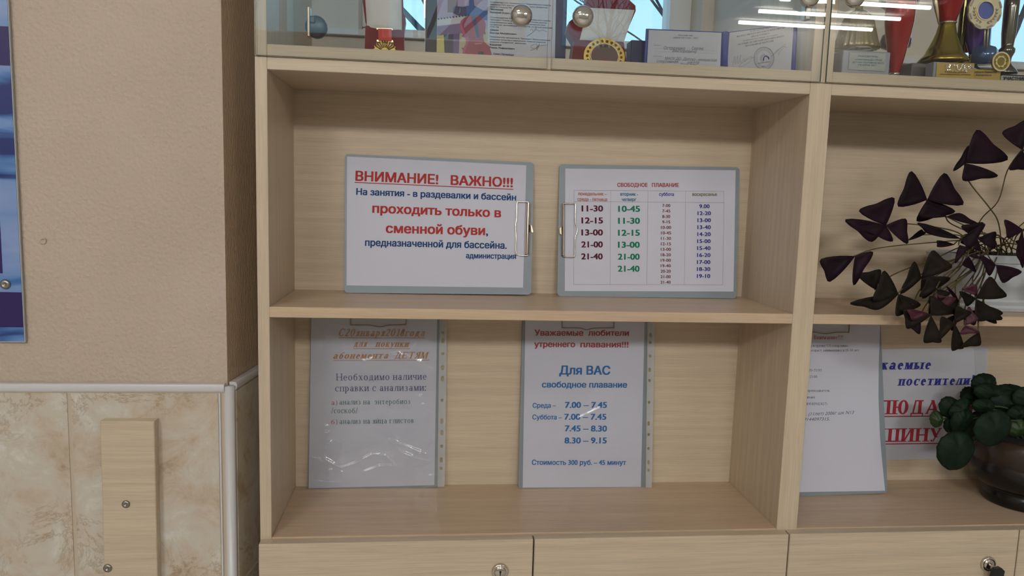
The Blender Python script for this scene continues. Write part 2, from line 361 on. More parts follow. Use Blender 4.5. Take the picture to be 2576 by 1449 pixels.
            s.rect(o-.06, 0, o+.16+t, t*.7); s.rect(o+w-W-.08, 0, o+w+.08, t*.7); s.rect(o-.05, h-t*.7, o+W, h); s.rect(o+w-W, h-t*.7, o+w+.07, h); ex = w
        elif u == 'К':
            s.stem(o, h); s.diag(o+W*.8, h*.42, o+w*.82, h-t*.4, t*1.3); s.diag(o+w-W*.3, 0, o+w*.4, h*.6, W); s.rect(o+w*.62, h-t*.7, o+w+.02, h); s.rect(o+w-W-.06, 0, o+w+.08, t*.7); ex = w
        elif u == 'Ж':
            w *= 1.35; c0 = o+w/2; s.stem(c0-W/2, h)
            for g in (-1, 1): s.diag(c0+g*w*.40, h-t*.3, c0, h*.45, t*1.3); s.diag(c0+g*w*.42, 0, c0+g*w*.12, h*.62, W*.95); s.rect(min(c0+g*w*.3, c0+g*w*.5), 0, max(c0+g*w*.3, c0+g*w*.54), t*.7); s.rect(min(c0+g*w*.28, c0+g*w*.5), h-t, max(c0+g*w*.28, c0+g*w*.5), h)
            ex = w
        elif u == 'Х':
            s.diag(o+w-W*.6, 0, o+W*.6, h, W); s.diag(o+.05, 0, o+w-.08, h, t*1.2)
            for (a, y) in ((o-.04, 0), (o+w-W-.05, 0), (o-.03, h-t*.7), (o+w-.2, h-t*.7)): s.rect(a, y, a+.24, y+t*.7)
            ex = w
        elif c in 'Оо0': r = (w*.53 if c != '0' else .27+W*.15); s.arc(o+r-.02, h/2, r, h/2+.015, 0, 360); ex = 2*r-.03
        elif u == 'С': r = w*.52; s.arc(o+r-.02, h/2, r, h/2+.015, 48, 318); s.rect(o+2*r-.13, h*.62, o+2*r-.13+t*.9, h); ex = 2*r-.08
        elif u == 'Э': r = w*.5; s.arc(o+r-.06, h/2, r, h/2+.015, -138, 138); s.rect(o+r*.5, h/2-t/2, o+2*r-.1, h/2+t/2); s.rect(o, h*.64, o+t*.9, h); ex = 2*r-.06
        elif u == 'Ю': s.stem(o, h); r = w*.45; s.rect(o+W, h/2-t/2, o+W+.18, h/2+t/2); s.arc(o+W+.12+r, h/2, r, h/2+.015, 0, 360); ex = W+.12+2*r
        elif u == 'В': s.stem(o, h); r = w*.62-W*.5; s.arc(o+W, h*.76, r, h*.24+t*.3, -90, 90); s.arc(o+W, h*.27, r+.05, h*.27+t*.1, -90, 90); s.rect(o, h*.5, o+W+.06, h*.5+t); ex = W+r+.05
        elif u in 'ЬЫ':
            s.stem(o, h); r = w*.60-W*.4; s.arc(o+W, h*.28, r, h*.28, -90, 90); s.rect(o, h*.56-t, o+W+.05, h*.56); ex = W+r
            if u == 'Ы': s.stem(o+ex+.1, h); ex += .1+W
        elif u == 'Б': s.stem(o, h); s.rect(o, h-t, o+w*.86, h); s.rect(o+w*.86-t*.8, h-.22, o+w*.86, h); s.arc(o+W, .28, w*.58-W*.3, .28, -90, 90); s.rect(o, .56-t, o+W+.05, .56); ex = W+w*.55
        elif u == 'Я':
            s.stem(o+w*.85-W, h); s.arc(o+w*.85-W, h*.73, w*.75-W, h*.27, 90, 270); s.rect(o+w*.85-W-.06, h*.46, o+w*.85-W, h*.46+t); s.diag(o+.08, 0, o+w*.5, h*.5, W*.9); s.rect(o-.05, 0, o+.2, t*.7); ex = w*.85
        elif c in 'Зз3': r = w*.42; k = h/1.; s.arc(o+r*.9, .75*k, r*.9, .27*k, -85, 140); s.arc(o+r*.9, .26*k, r+.02, .28*k, -145, 85); s.rect(o+r*.7, .49*k, o+r*1.2, .49*k+t); ex = 2*r
        elif u == 'Ч': s.stem(o+w*.88-W, h); s.rect(o, h*.6, o+W, h); s.ser(o, h, 1); s.arc(o+w*.45, h*.62, w*.45, h*.22, 180, 290); s.rect(o+w*.45, h*.4, o+w*.88, h*.4+t); ex = w*.88
        elif c == '1': s.stem(o+.16, 1, 0, 1, 0); s.diag(o+.06, .78, o+.2, .97, t*1.5); ex = .4
        elif c == '2': s.arc(o+.25, .72, .25, .28, -20, 165); s.diag(o+.06, t, o+.44, .66, W*.8); s.rect(o, 0, o+.5, t*1.5); ex = .5
        elif c == '4': s.rect(o+.3, 0, o+.3+W, 1); s.diag(o+.04, .3, o+.34, 1, t); s.rect(o, .25, o+.52, .25+t*1.2); ex = .5
        elif c == '5': s.rect(o+.07, 1-t*1.5, o+.46, 1); s.rect(o+.06, .5, o+.06+t, 1); s.arc(o+.2, .3, .28, .31, -140, 110); ex = .48
        elif c == '6': s.arc(o+.26, .3, .26, .31, 0, 360); s.arc(o+.45, .36, .45, .64, 95, 185); ex = .52
        elif c == '9': s.arc(o+.26, .7, .26, .31, 0, 360); s.arc(o+.07, .64, .45, .64, -85, 5); ex = .52
        elif c == '7': s.rect(o, 1-t*1.5, o+.5, 1); s.diag(o+.18, 0, o+.45, .95, W*.8); ex = .5
        elif c == '8': s.arc(o+.25, .75, .22, .26, 0, 360); s.arc(o+.25, .27, .26, .28, 0, 360); ex = .5
        elif c == '!': d = W*1.05; s.q((o, 1), (o+d, 1), (o+d*.7, .3), (o+d*.3, .3)); s.arc(o+d/2, .07, d*.6, .08, 0, 360, 8, w=d*.6); ex = d
        elif c in '.,:;': 
            s.arc(o+.06, .07, .075+W*.15, .08, 0, 360, 8, w=.07+W*.15)
            if c == ':': s.arc(o+.06, .6, .075+W*.15, .08, 0, 360, 8, w=.07+W*.15)
            if c == ',': s.diag(o, -.2, o+.1, .06, .06)
            ex = .12
        elif c == '-': s.rect(o-.03, .28, o+.26, .28+t*1.6); ex = .24
        elif c in '–—': s.rect(o-.03, .3, o+.55, .3+t*1.2); ex = .52
        elif c == '(': s.arc(o+.3, .4, .3, .65, 115, 245, w=W*.7); ex = .22
        elif c == ')': s.arc(o-.06, .4, .3, .65, -65, 65, w=W*.7); ex = .24
        elif c == '/': s.diag(o-.03, -.05, o+.26, 1.02, t*1.4); ex = .24
        elif c in '«»':
            for k in (0, .17):
                g = 1 if c == '«' else -1; a = o+k; s.diag(a+(.12 if g > 0 else 0), .1, a+(0 if g > 0 else .12), .33, .05); s.diag(a+(0 if g > 0 else .12), .33, a+(.12 if g > 0 else 0), .56, .05)
            ex = .3
        else: s.rect(o, 0, o+.4, h); ex = .4
        return o+ex+.09
def serif(txt, st, th):
    g = Serif(st, th); x = 0
    for c in txt: x = g.glyph(c, x)
    V, Fc = [], []
    for i, p in enumerate(g.P): k = len(V); V += [(x, y, (i % 14)*8e-6) for x, y in p]; Fc.append(tuple(range(k, k+len(p))))
    return V, Fc
def line(P, s, x0, y0, x1, y1, hpx, ink, parent, font='sans', bold=.035, shear=0., ul=None, off=.0004, Z=None, name='lettering'):
    if Z: sc, ox, oy = Z; x0, x1 = x0/sc+ox, x1/sc+ox; y0, y1 = y0/sc+oy, y1/sc+oy; hpx /= sc
    V, Fc = sans(s, bold) if font == 'sans' else serif(s, bold*1.15, .06 if bold < .13 else .09)
    if not V: return
    a = P.uv(x0, y0); b = P.uv(x1, y1); d = Vector((b[0]-a[0], b[1]-a[1])); Lg = d.length; d.normalize()
    c = P.uv((x0+x1)/2, (y0+y1)/2); e = P.uv((x0+x1)/2, (y0+y1)/2-hpx); hh = math.hypot(e[0]-c[0], e[1]-c[1])
    V = [(x+shear*y, y, z) for x, y, z in V]; mn = min(v[0] for v in V); mx = max(v[0] for v in V); k = Lg/(mx-mn); nrm = Vector((-d.y, d.x))
    if nrm.y*(e[1]-c[1]) < 0: nrm = -nrm
    out = []
    for x, y, z in V: q = Vector(a)+d*((x-mn)*k)+nrm*(y*hh); out.append(P.pt(q.x, q.y, off+z))
    if ul:
        n = len(out)
        for (x, y) in ((0, -ul), (Lg, -ul), (Lg, -ul-.075), (0, -ul-.075)):
            q = Vector(a)+d*x+nrm*(y*hh); out.append(P.pt(q.x, q.y, off))
        Fc = Fc+[(n, n+1, n+2, n+3)]
    return flat(name, out, Fc, INK[ink], parent)
def pline(P, pts, wpx, ink, parent, Z=None, off=.0005, name='pen_stroke'):
    if Z: sc, ox, oy = Z; pts = [(x/sc+ox, y/sc+oy) for x, y in pts]
    q = [Vector(P.uv(*p)) for p in pts]; w = wpx/1900*1.15; V, Fc = [], []
    for i, p in enumerate(q):
        d = (q[min(i+1, len(q)-1)]-q[max(i-1, 0)]).normalized(); n = Vector((-d.y, d.x))*w/2
        V += [P.pt(*(p+n), off), P.pt(*(p-n), off)]
    for i in range(len(q)-1): Fc.append((2*i, 2*i+1, 2*i+3, 2*i+2))
    return flat(name, V, Fc, INK[ink] if isinstance(ink, str) else ink, parent)
def smoothpts(pts, n=6):
    out = []; m = len(pts)
    for i in range(m-1):
        p0, p1, p2, p3 = (Vector(pts[max(0, i-1)]), Vector(pts[i]), Vector(pts[i+1]), Vector(pts[min(m-1, i+2)]))
        for k in range(n):
            t = k/n; out.append(tuple(.5*((2*p1)+(p2-p0)*t+(2*p0-5*p1+4*p2-p3)*t*t+(3*p1-p0-3*p2+p3)*t**3)))
    out.append(tuple(pts[-1])); return out

# ================================================================== ROOM
HF, MS, TS, SL, DV, D, TB = .66504, .34046, .0152, .0162, .033, .1939, .0166
WB = .77
FLZ, CLZ = -.9, 2.4
struct(box('floor', (-3, -5.3, FLZ-.1), (5, .56, FLZ), FLOORM, bev=0))
struct(box('ceiling', (-3, -5.3, CLZ), (5, .56, CLZ+.1), CEILM, bev=0))
CX = -.0640     # left pillar corner
PY = .02
def prism(name, pts, z0, z1, m):
    n = len(pts); V = [(x, y, z0) for x, y in pts]+[(x, y, z1) for x, y in pts]
    return mesh(name, V, [tuple(range(n)), tuple(range(n, 2*n))]+[(i, (i+1) % n, n+(i+1) % n, n+i) for i in range(n)], m)
TZ = .2140    # tile top
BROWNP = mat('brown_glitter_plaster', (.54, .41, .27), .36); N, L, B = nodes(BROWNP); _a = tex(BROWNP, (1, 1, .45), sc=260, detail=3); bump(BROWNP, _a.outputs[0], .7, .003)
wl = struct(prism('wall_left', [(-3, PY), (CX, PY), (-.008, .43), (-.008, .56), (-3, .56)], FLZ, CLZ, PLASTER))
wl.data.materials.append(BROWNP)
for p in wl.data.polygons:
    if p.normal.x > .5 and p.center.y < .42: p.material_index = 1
for nm, a, b in (('wall_far_left', (-3.1, -5.3), (-3, .56)), ('wall_far_right', (5, -5.3), (5.1, .56))):
    struct(box(nm, (*a, FLZ), (*b, CLZ), PLAIN, bev=0))
def wall_with_holes(name, y0, y1, x0, x1, holes, m):
    zb, zt = holes[0][2], holes[0][3]; parts = []
    def bx(a, b, c, d): 
        V = [(x, y, z) for z in (c, d) for y in (y0, y1) for x in (a, b)]
        parts.append((V, [(0, 1, 3, 2), (4, 5, 7, 6), (0, 1, 5, 4), (2, 3, 7, 6), (0, 2, 6, 4), (1, 3, 7, 5)]))
    bx(x0, x1, FLZ, zb); bx(x0, x1, zt, CLZ); xs = [x0]+[v for h in holes for v in h[:2]]+[x1]
    for i in range(0, len(xs), 2): bx(xs[i], xs[i+1], zb, zt)
    V, Fc = join_geo(parts); return struct(mesh(name, V, Fc, m))
wx0 = aty(903, 50, .43).x; wx1 = aty(1765, 50, .43).x; wx2 = aty(2425, 50, .43).x
wall_with_holes('wall_back', .43, .56, -.008, 5, [(wx0, wx1, .81, 1.9), (wx2, wx2+1.3, .81, 1.9)], mat('light_beige_paint', (.62, .56, .48), .7))
struct(box('wall_pier', (aty(1795, 50, .43).x, .205, FLZ), (.806, .43, CLZ), PLAIN, bev=.001))
wall_with_holes('wall_front', -5.3, -5.15, -3, 5, [(-1.3, -.35, 1.72, 2.3), (-.2, .75, 1.72, 2.3), (.9, 1.85, 1.72, 2.3)], PLAIN)
def window(n, x0, x1, z0, z1, y, mull):
    fr = .045; parts = []
    w = box('window_%d' % n, (x0, y, z0), (x1, y+.05, z0+.02), WFRAME, bev=.002); struct(w)
    box('frame_rail', (x0, y, z1-fr), (x1, y+.05, z1), WFRAME, w)
    for a, b in [(x0, x0+fr), (x1-fr, x1)]+[(m-.025, m+.025) for m in mull]: box('frame_post', (a, y-.004, z0+.02), (b, y+.05, z1-fr), WFRAME, w)
    g = box('window_pane', (x0+.01, y+.02, z0+.01), (x1-.01, y+.026, z1-.01), GLASS, w, bev=0)
window(1, wx0, wx1, .81, 1.9, .50, [.36])
window(2, wx2, wx2+1.3, .81, 1.9, .50, [wx2+.65])
for i, (a, b) in enumerate([(-1.3, -.35), (-.2, .75), (.9, 1.85)]): window(3+i, a, b, 1.72, 2.3, -5.25, [a+.32])
struct(box('trim_1', (-.006, .418, .7975), (aty(1795, 50, .43).x-.001, .43, .8095), WFRAME, bev=.001))
struct(box('trim_2', (.807, .418, .7975), (4.9, .43, .8095), WFRAME, bev=.001))

# tiles on the pillar
tl = -.2765; tw = .25; th_ = .30
sd = Vector((-.008-CX, .43-PY, 0)); sl_ = sd.length; sd.normalize(); sn = Vector((sd.y, -sd.x, 0))
grout = struct(mesh('wall_tiling', *join_geo([([(-3, PY-.0088, FLZ), (CX, PY-.0088, FLZ), (CX, PY-.0088, TZ), (-3, PY-.0088, TZ)], [(0, 1, 2, 3)]),
    ([Vector((CX, PY, z))+sn*.0088+sd*s for s, z in ((0, FLZ), (.4, FLZ), (.4, TZ), (0, TZ))], [(0, 1, 2, 3)])]), GROUT))
def tile_geo(a, e, nn, s0, s1, z0, z1, th=.008):
    c = .0008; V = []
    for k, o in ((0, 0), (c, th)):
        for s, z in ((s0+k, z0+k), (s1-k, z0+k), (s1-k, z1-k), (s0+k, z1-k)): q = a+e*s; V.append(q+nn*(o+.002)+Vector((0, 0, z)))
    return V, [(4, 5, 6, 7), (0, 1, 5, 4), (1, 2, 6, 5), (2, 3, 7, 6), (3, 0, 4, 7)]
FA = Vector((CX, PY, 0)); FE = Vector((-1, 0, 0)); FN = Vector((0, -1, 0))
g0 = .0020
cols = [(0.0100, CX-tl-g0)]
while cols[-1][1] < 1.6: cols.append((cols[-1][1]+2*g0, cols[-1][1]+tw))
for r in range(4):
    z1 = TZ-.0004-r*th_; z0 = max(z1-th_+2*g0, FLZ)
    for (a, b) in cols: V, Fc = tile_geo(FA, FE, FN, a, b, z0, z1); mesh('tile', V, Fc, TILE, grout)
    for (a, b) in ((.0065, .20), (.2032, .40)): V, Fc = tile_geo(FA, sd, sn, a, b, z0, z1); mesh('tile', V, Fc, TILE, grout)
# white plastic trims
def half_round(name, a, b, nrm, side, r):
    a, b = Vector(a), Vector(b); V, Fc = [], []; n = 7
    for p in (a, b):
        for k in range(n): t = math.pi*k/(n-1); V.append(p+side*(-math.cos(t)*r)+nrm*(math.sin(t)*r*.55+.009))
        V += [p+side*r+nrm*.001, p-side*r+nrm*.001]
    m = n+2
    for k in range(m): Fc.append((k, (k+1) % m, m+(k+1) % m, m+k))
    Fc += [tuple(range(m))[::-1], tuple(range(m, 2*m))]
    return struct(mesh(name, V, Fc, TRIM, None, False))
Zv = Vector((0, 0, 1))
half_round('trim_3', (-3, PY, TZ+.0062), (CX-.002, PY, TZ+.0062), FN, Zv, .0062)
half_round('trim_4', Vector((CX, PY, TZ+.0062))+sd*.004, Vector((CX, PY, TZ+.0062))+sd*.4, sn, Zv, .0062)
dg = (FN+sn).normalized()
tr5 = tube('trim_5', [Vector((CX, PY, FLZ))+dg*.0042, Vector((CX, PY, TZ+.008))+dg*.0042], .0078, TRIM, n=12); struct(tr5)
box('trim_lip', (CX-.0098, PY-.0118, FLZ), (CX-.0072, PY-.0085, TZ), TRIM, tr5, bev=.0004)

# small dab (filled drill hole) on the plaster
q = aty(109, 606, PY); struct(lathe('wall_plug', q, [(.0044, .0004), (.0044, .0016), (.003, .0019), (.0028, .0006), (0, .0005)], PLASTER, axis='Y', n=16))

# ------------------------------------------------------------------ poster
PP = Plane(aty(0, 860, PY-.006), aty(68, 860, PY-.006), aty(40, 100, PY-.006))
POST = mat('poster_print', rough=.35); N, L, B = nodes(POST)
_a = tex(POST, (1.2, 1, 6.0), sc=3.2, detail=3, rough=.45, dist=.8)
_c = ramp(POST, _a.outputs[0], [(.36, (.015, .03, .16)), (.41, (.06, .17, .42)), (.46, (.16, .28, .55)), (.62, (.25, .34, .58)), (.7, (.20, .36, .62)), (.8, (.30, .42, .62))])
L.new(_c.outputs[0], B.inputs['Base Color'])
POSTE = mat('poster_board_edge', (.45, .45, .42), .6); PURP = mat('print_dark_violet', (.022, .010, .10), .4); NVY = mat('print_dark_navy', (.015, .02, .12), .4); LBL = mat('print_pale_blue', (.27, .36, .58), .4)
xr0, xr1 = -.3285, -.3335
po = thing('wall_poster', 'blue and violet printed board fixed to the plastered wall at far left', 'poster', (-.5, PY-.006, .283))
PQ = Plane((-.65, PY-.006, .283), (-.33, PY-.006, .283), (-.65, PY-.006, .9))
def prect(x0, x1, z0, z1): return [(x0+.65, z0-.283), (x1+.65, z0-.283), (x1+.65, z1-.283), (x0+.65, z1-.283)]
slab('board', PQ, prect(-.65, xr1+.0012, .2835, 1.15), .004, POSTE, po)
slab('print', PQ, prect(-.648, xr1, .285, 1.148), .0006, POST, po, .0007)
def zat(py): return aty(40, py, PY-.006).z
for (p0, p1, m) in ((68, 166, PURP), (735, 823, PURP)): slab('print_band', PQ, prect(-.648, xr1, zat(p1), zat(p0)), .0004, m, po, .0012)
slab('print_band', PQ, prect(-.42, aty(3, 600, PY-.006).x, zat(688), zat(540)), .0004, PURP, po, .0012)
q = aty(14, 715, PY-.007); lathe('screw', q, [(.0068, 0), (.0068, .001), (.0055, .0028), (.002, .0035), (.0016, .0022), (0, .0022)], SCREW, po, axis='Y', n=20)
q = aty(3, 860, PY-.006)

# ------------------------------------------------------------------ wooden plank
pl = thing('wooden_batten', 'pale wood batten screwed upright onto the marbled wall tiles', 'plank', (-.205, PY-.010, FLZ))
yb = PY-.010
ya = yb-.016
ax, bx_ = aty(252, 1068, ya).x, aty(388, 1068, ya).x
zt = aty(300, 1060, ya).z
zb_l, zb_r = aty(262, 1449, ya).x, aty(396, 1449, ya).x; zz = aty(300, 1449, ya).z
def xs(x0, x1, z): t = (zt-z)/(zt-zz); return x0+(x1-x0)*t
zl = -.62
V = []
for y, c in ((yb, 0), (ya+.001, 0), (ya, .001)):
    V += [(xs(ax, zb_l, zl)+c, y, zl+c), (xs(bx_, zb_r, zl)-c, y, zl+c), (bx_-c, y, zt-c), (ax+c, y, zt-c)]
Fc = [(0, 1, 2, 3), (8, 9, 10, 11)]+[(k*4+i, k*4+(i+1) % 4, (k+1)*4+(i+1) % 4, (k+1)*4+i) for k in (0, 1) for i in range(4)]
mesh('board', V, Fc, LAM_X, pl)
for (x, y, r) in ((317, 1268, .0055), (271, 1429, .006)):
    q = aty(x, y, ya-.0002); s_ = lathe('screw', q, [(r, 0), (r, .0012), (r*.75, .0022), (r*.3, .0026), (r*.26, .001), (0, .001)], SCREW, pl, axis='Y', n=18)

# ================================================================== CABINETS
XR = 2.05        # right end of the second bay
X2 = WB+DV
op = thing('open_shelving_unit', 'pale wood open shelving unit holding clipboards and potted plants', 'shelving unit', (0, 0, -.0162))
box('side_panel', (-SL, 0, -.0162), (0, D+.004, HF+TB), LAM_Z, op)
box('side_panel', (WB, -.0003, -.0162), (X2, D+.004, HF+TB), LAM_Z, op)
box('side_panel', (XR, 0, -.0162), (XR+SL, D+.004, HF+TB), LAM_Z, op)
for a, b in ((0, WB), (X2, XR)):
    box('top_panel', (a, 0.0002, HF), (b, D+.004, HF+TB), LAM_X, op)
    box('middle_shelf', (a, .0002, MS-TS), (b, D+.001, MS), LAM_F, op)
    box('bottom_panel', (a, .0002, -.0162), (b, D+.004, 0), LAM_F, op)
    box('back_panel', (a, D, 0), (b, D+.004, HF), LAM_X, op, bev=0)
    for (z0, z1) in ((0, MS-TS), (MS, HF)): pass
# base cabinet with doors
bc = thing('base_cabinet', 'pale wood base cabinet with lockable doors under the open shelves', 'cabinet', (0, 0, FLZ))
bt = -.0166
box('carcass', (-SL, .0, FLZ), (XR+SL, .40, bt), LAM_X, bc)
dt = aty(1000, 1363, -.018).z
gx = [aty(x, y, -.018).x for x, y in ((1342, 1400), (1984, 1380), (2562, 1370))]
pitchx = gx[1]-gx[0]
edges = [-.0158]+gx+[gx[2]+pitchx, XR+SL]
doors = []
for i in range(5):
    zt_ = (dt if i < 2 else dt+.0005)
    doors.append(box('door', (edges[i]+.0011, -.0180, FLZ+.08), (edges[i+1]-.0011, -.0012, zt_), LAM_X, bc, bev=.0010))
def lock(px, py, par):
    q = aty(px, py, -.0185)
    k = lathe('lock', q, [(.0128, 0), (.0128, .0014), (.0118, .0032), (.0095, .0042), (.0088, .0028), (.0084, .0026), (.0080, .0044), (.0074, .0050), (0, .0050)], CHROME, par, axis='Y', n=32)
    return q
q1 = lock(1258, 1437, doors[0])
mesh('keyhole', [q1+Vector((x, -.0052, z)) for x, z in ((-.0010, .003), (.0010, .003), (.0018, .001), (.0009, -.001), (.0009, -.004), (-.0009, -.004), (-.0009, -.001), (-.0018, .001))], [tuple(range(8))], BLACK, bc)
q2 = lock(2485, 1418, doors[2])
# key with dark fob in the right lock
ky = thing('key', 'black headed key with ring left in the right cabinet door lock', 'key', (q2.x, -.03, q2.z))
KP = Plane((q2.x, -.038, q2.z), (q2.x+.1, -.030, q2.z-.004), (q2.x, -.038, q2.z+.1))
tube('blade', [q2+Vector((.001, -.002, 0)), q2+Vector((.002, -.014, -.001))], .0026, CHROME, ky)
slab('key_head', KP, rounded([(-.007, -.022), (.014, -.022), (.0155, -.003), (.008, .003), (-.004, .001)], .003), .006, BLACK, ky)
pp = []
for k in range(25): a = 2*math.pi*k/24; pp.append(Vector((q2.x-.002+.011*math.cos(a), -.037, q2.z-.027+.011*math.sin(a))))
tube('ring', pp, .0007, CHROME, ky, n=6)
slab('fob', KP, rounded([(.003, -.05), (.02, -.05), (.022, -.019), (.010, -.019)], .004), .004, BLACK, ky, -.006)

# upper glazed display cabinet
UZ = HF+TB+.0006; UF = .6984; UT = 1.55; UD = .195
uc = thing('glass_display_cabinet', 'pale wood display cabinet with clear glass doors above the open shelves', 'display cabinet', (0, 0, UZ))
box('side_panel', (-SL, .0, UZ), (0, UD, UT), LAM_Z, uc)
box('side_panel', (WB, -.0, UZ), (X2, UD, UT), LAM_Z, uc)
box('side_panel', (XR, 0, UZ), (XR+SL, UD, UT), LAM_Z, uc)
for a, b in ((0, WB), (X2, XR)):
    box('bottom_panel', (a, .0002, UZ), (b, UD, UF), LAM_X, uc)
    box('top_panel', (a, .0002, UT-.016), (b, UD, UT), LAM_X, uc)
GY = -.0055
gd = []
dx = [aty(642, 130, GY).x, aty(1376, 170, GY).x, aty(1386, 170, GY).x, aty(2065, 200, GY).x, aty(2079, 200, GY).x]
dx += [dx[4]+.40, dx[4]+.407, dx[4]+.82]
for i in range(4):
    zt0 = UZ+.0003 if i == 0 else UZ+.0003
    g = box('glass_door', (dx[2*i], GY, zt0), (dx[2*i+1], GY+.004, UT-.003), [GLASS, GLEDGE], uc, bev=0)
    for p in g.data.polygons:
        if abs(p.normal.y) < .5: p.material_index = 1
    gd.append(g)
def knob(x, y, par):
    q = aty(x, y, GY-.012)
    return lathe('knob', Vector((q.x, GY, q.z)), [(.006, 0), (.006, .004), (.0125, .0065), (.0148, .010), (.0148, .0125), (.0135, .0165), (.0105, .0195), (.006, .0215), (0, .022)], CHROME2, par, axis='Y', n=40)
for (x, y, k) in ((1312, 38, 0), (1467, 41, 1), (2036, -8, 1), (2150, -8, 2)): knob(x, y, gd[k])
# hinge with black disc
q = aty(797, 70, .012)
h_ = lathe('hinge_disc', Vector((q.x, .004, q.z)), [(.0125, -.012), (.0145, -.010), (.0145, .0), (.011, .002), (0, .002)], BLACK, gd[0], axis='Y', n=28)
box('hinge_plate', (aty(775, 60, .01).x, .0, aty(779, 96, .01).z), (aty(783, 60, .01).x, .014, aty(779, 20, .01).z), BRONZE, gd[0], bev=.001)
box('hinge_arm', (aty(781, 60, .01).x, -.001, aty(790, 62, .01).z), (aty(796, 60, .01).x, .003, aty(790, 44, .01).z), BLACK, gd[0], bev=.0015)
q = aty(2022, 40, .012); box('hinge_plate', (q.x-.004, .0, q.z-.008), (q.x+.005, .014, q.z+.03), SCREW, gd[1], bev=.0015)

# ================================================================== CLIPBOARDS AND NOTICES
BT = .0030
def px4(P, pts, Z=None):
    if Z: sc, ox, oy = Z; pts = [(x/sc+ox, y/sc+oy) for x, y in pts]
    return [P.uv(*p) for p in pts]
def wire(P, pts, Z, parent, m=CHROME, off=.003, r=.00105, lift=None, name='wire_loop'):
    sc, ox, oy = Z; w = []
    for i, p in enumerate(pts): u, v = P.uv(p[0]/sc+ox, p[1]/sc+oy); w.append((u, v))
    w = smoothpts(w, 4)
    return tube(name, [P.pt(u, v, off) for u, v in w], r, m, parent, 8)
def leanplane(bl, br, z, top, ytop, x0=0):
    a = atz(*bl, z+.0005); b = atz(*br, z+.0005); y = (a.y+b.y)/2; a = aty(*bl, y); b = aty(*br, y); c = aty(*top, ytop); return Plane(a, b, c)

# --- board 1
Z1 = (3.715, 840, 370)
P1 = leanplane((866, 738), (1334, 743), MS, (1100, 398), D-.0045)
o = thing('clipboard', 'grey clipboard with clip at right, holding the red attention notice, middle shelf left', 'clipboard', P1.pt(.15, 0, 0))
slab('backing_board', P1, rounded(px4(P1, [(97, 1362), (1843, 1380), (1868, 143), (102, 63)], Z1), .006), BT, BOARD, o, -.0006)
C8 = (7.245, 1260, 480)
def bar(P, c4, Z, parent, m=CHROME, h=.006):
    c = [Vector(x) for x in px4(P, c4, Z)]          # a0,a1 one end ; b0,b1 other end
    V, Fc = [], []; n = 9
    for (s, e) in ((c[0], c[1]), (c[3], c[2])):
        for k in range(n): t = k/(n-1); q = s.lerp(e, t); V.append(P.pt(q.x, q.y, .0008+h*math.sin(math.pi*t)**.8+(.0014 if k == 5 else 0)))
    Fc = [(k, k+1, n+k+1, n+k) for k in range(n-1)]+[tuple(range(n)), tuple(range(n, 2*n))]
    return mesh('clip', V, Fc, m, parent)
cl = bar(P1, [(448, 225), (550, 232), (520, 1160), (424, 1165)], C8, o)
wire(P1, [(500, 212), (450, 205), (325, 208), (290, 235), (281, 520), (262, 650), (272, 860), (268, 1120), (300, 1168), (430, 1185), (500, 1170)], C8, cl, lift=1)
pl4 = px4(P1, [(538, 625), (555, 640), (585, 740), (575, 768), (550, 755)], C8); slab('lever', P1, pl4, .002, BRONZE, cl, .004)
n1 = thing('notice_sheet', 'white landscape notice with large red heading, clipped to the left middle-shelf clipboard', 'notice', P1.pt(.15, 0, .001))
slab('paper', P1, px4(P1, [(118, 1293), (1768, 1314), (1798, 170), (123, 88)], Z1), .0003, PAPER, n1, .0)
L1 = lambda *a, **k: line(P1, *a, n1, Z=Z1, **k)
L1('ВНИМАНИЕ!', 200, 313, 975, 346, 90, 'red', bold=.035)
L1('ВАЖНО!!!', 1090, 352, 1672, 374, 88, 'red', bold=.035)
pline(P1, [(194, 330), (1677, 395)], 2.0, 'red', n1, Z=Z1, name='lettering')
L1('На занятия - в раздевалки и бассейн', 208, 445, 1703, 500, 60, 'navy')
L1('проходить только в', 358, 612, 1562, 656, 84, 'red')
L1('сменной обуви', 484, 800, 1412, 822, 86, 'red')
L1(',', 1422, 822, 1440, 822, 80, 'navy')
L1('предназначенной для бассейна.', 290, 922, 1615, 950, 64, 'navy')
L1('администрация', 1233, 1038, 1702, 1045, 50, 'navy')

# --- board 2
Z2 = (3.916, 1380, 390)
P2 = leanplane((1402, 745), (1852, 751), MS, (1630, 420), D-.0045)
o = thing('clipboard', 'grey clipboard with clip at left, holding the timetable sheet, middle shelf right', 'clipboard', P2.pt(.15, 0, 0))
slab('backing_board', P2, rounded(px4(P2, [(86, 1390), (1850, 1414), (1884, 122), (107, 88)], Z2), .006), BT, BOARD, o, -.0006)
cl = bar(P2, [(1098, 240), (1166, 240), (1162, 1185), (1090, 1185)], C8, o)
wire(P2, [(1135, 232), (1180, 235), (1320, 242), (1355, 275), (1350, 570), (1388, 720), (1345, 880), (1338, 1160), (1315, 1205), (1180, 1205), (1130, 1195)], C8, cl)
slab('lever', P2, px4(P2, [(1095, 650), (1102, 800), (1068, 790), (1060, 700)], C8), .002, BRONZE, cl, .004)
n2 = thing('notice_sheet', 'white sheet with four-column table of times, clipped to the right middle-shelf clipboard', 'notice', P2.pt(.15, 0, .001))
slab('paper', P2, px4(P2, [(159, 1340), (1822, 1345), (1843, 150), (165, 133)], Z2), .0003, PAPER, n2, .0)
L2 = lambda *a, **k: line(P2, *a, n2, Z=Z2, **k)
L2('СВОБОДНОЕ', 677, 313, 975, 314, 38, 'crimson', bold=.025); L2('ПЛАВАНИЕ', 1018, 314, 1283, 315, 38, 'crimson', bold=.025)
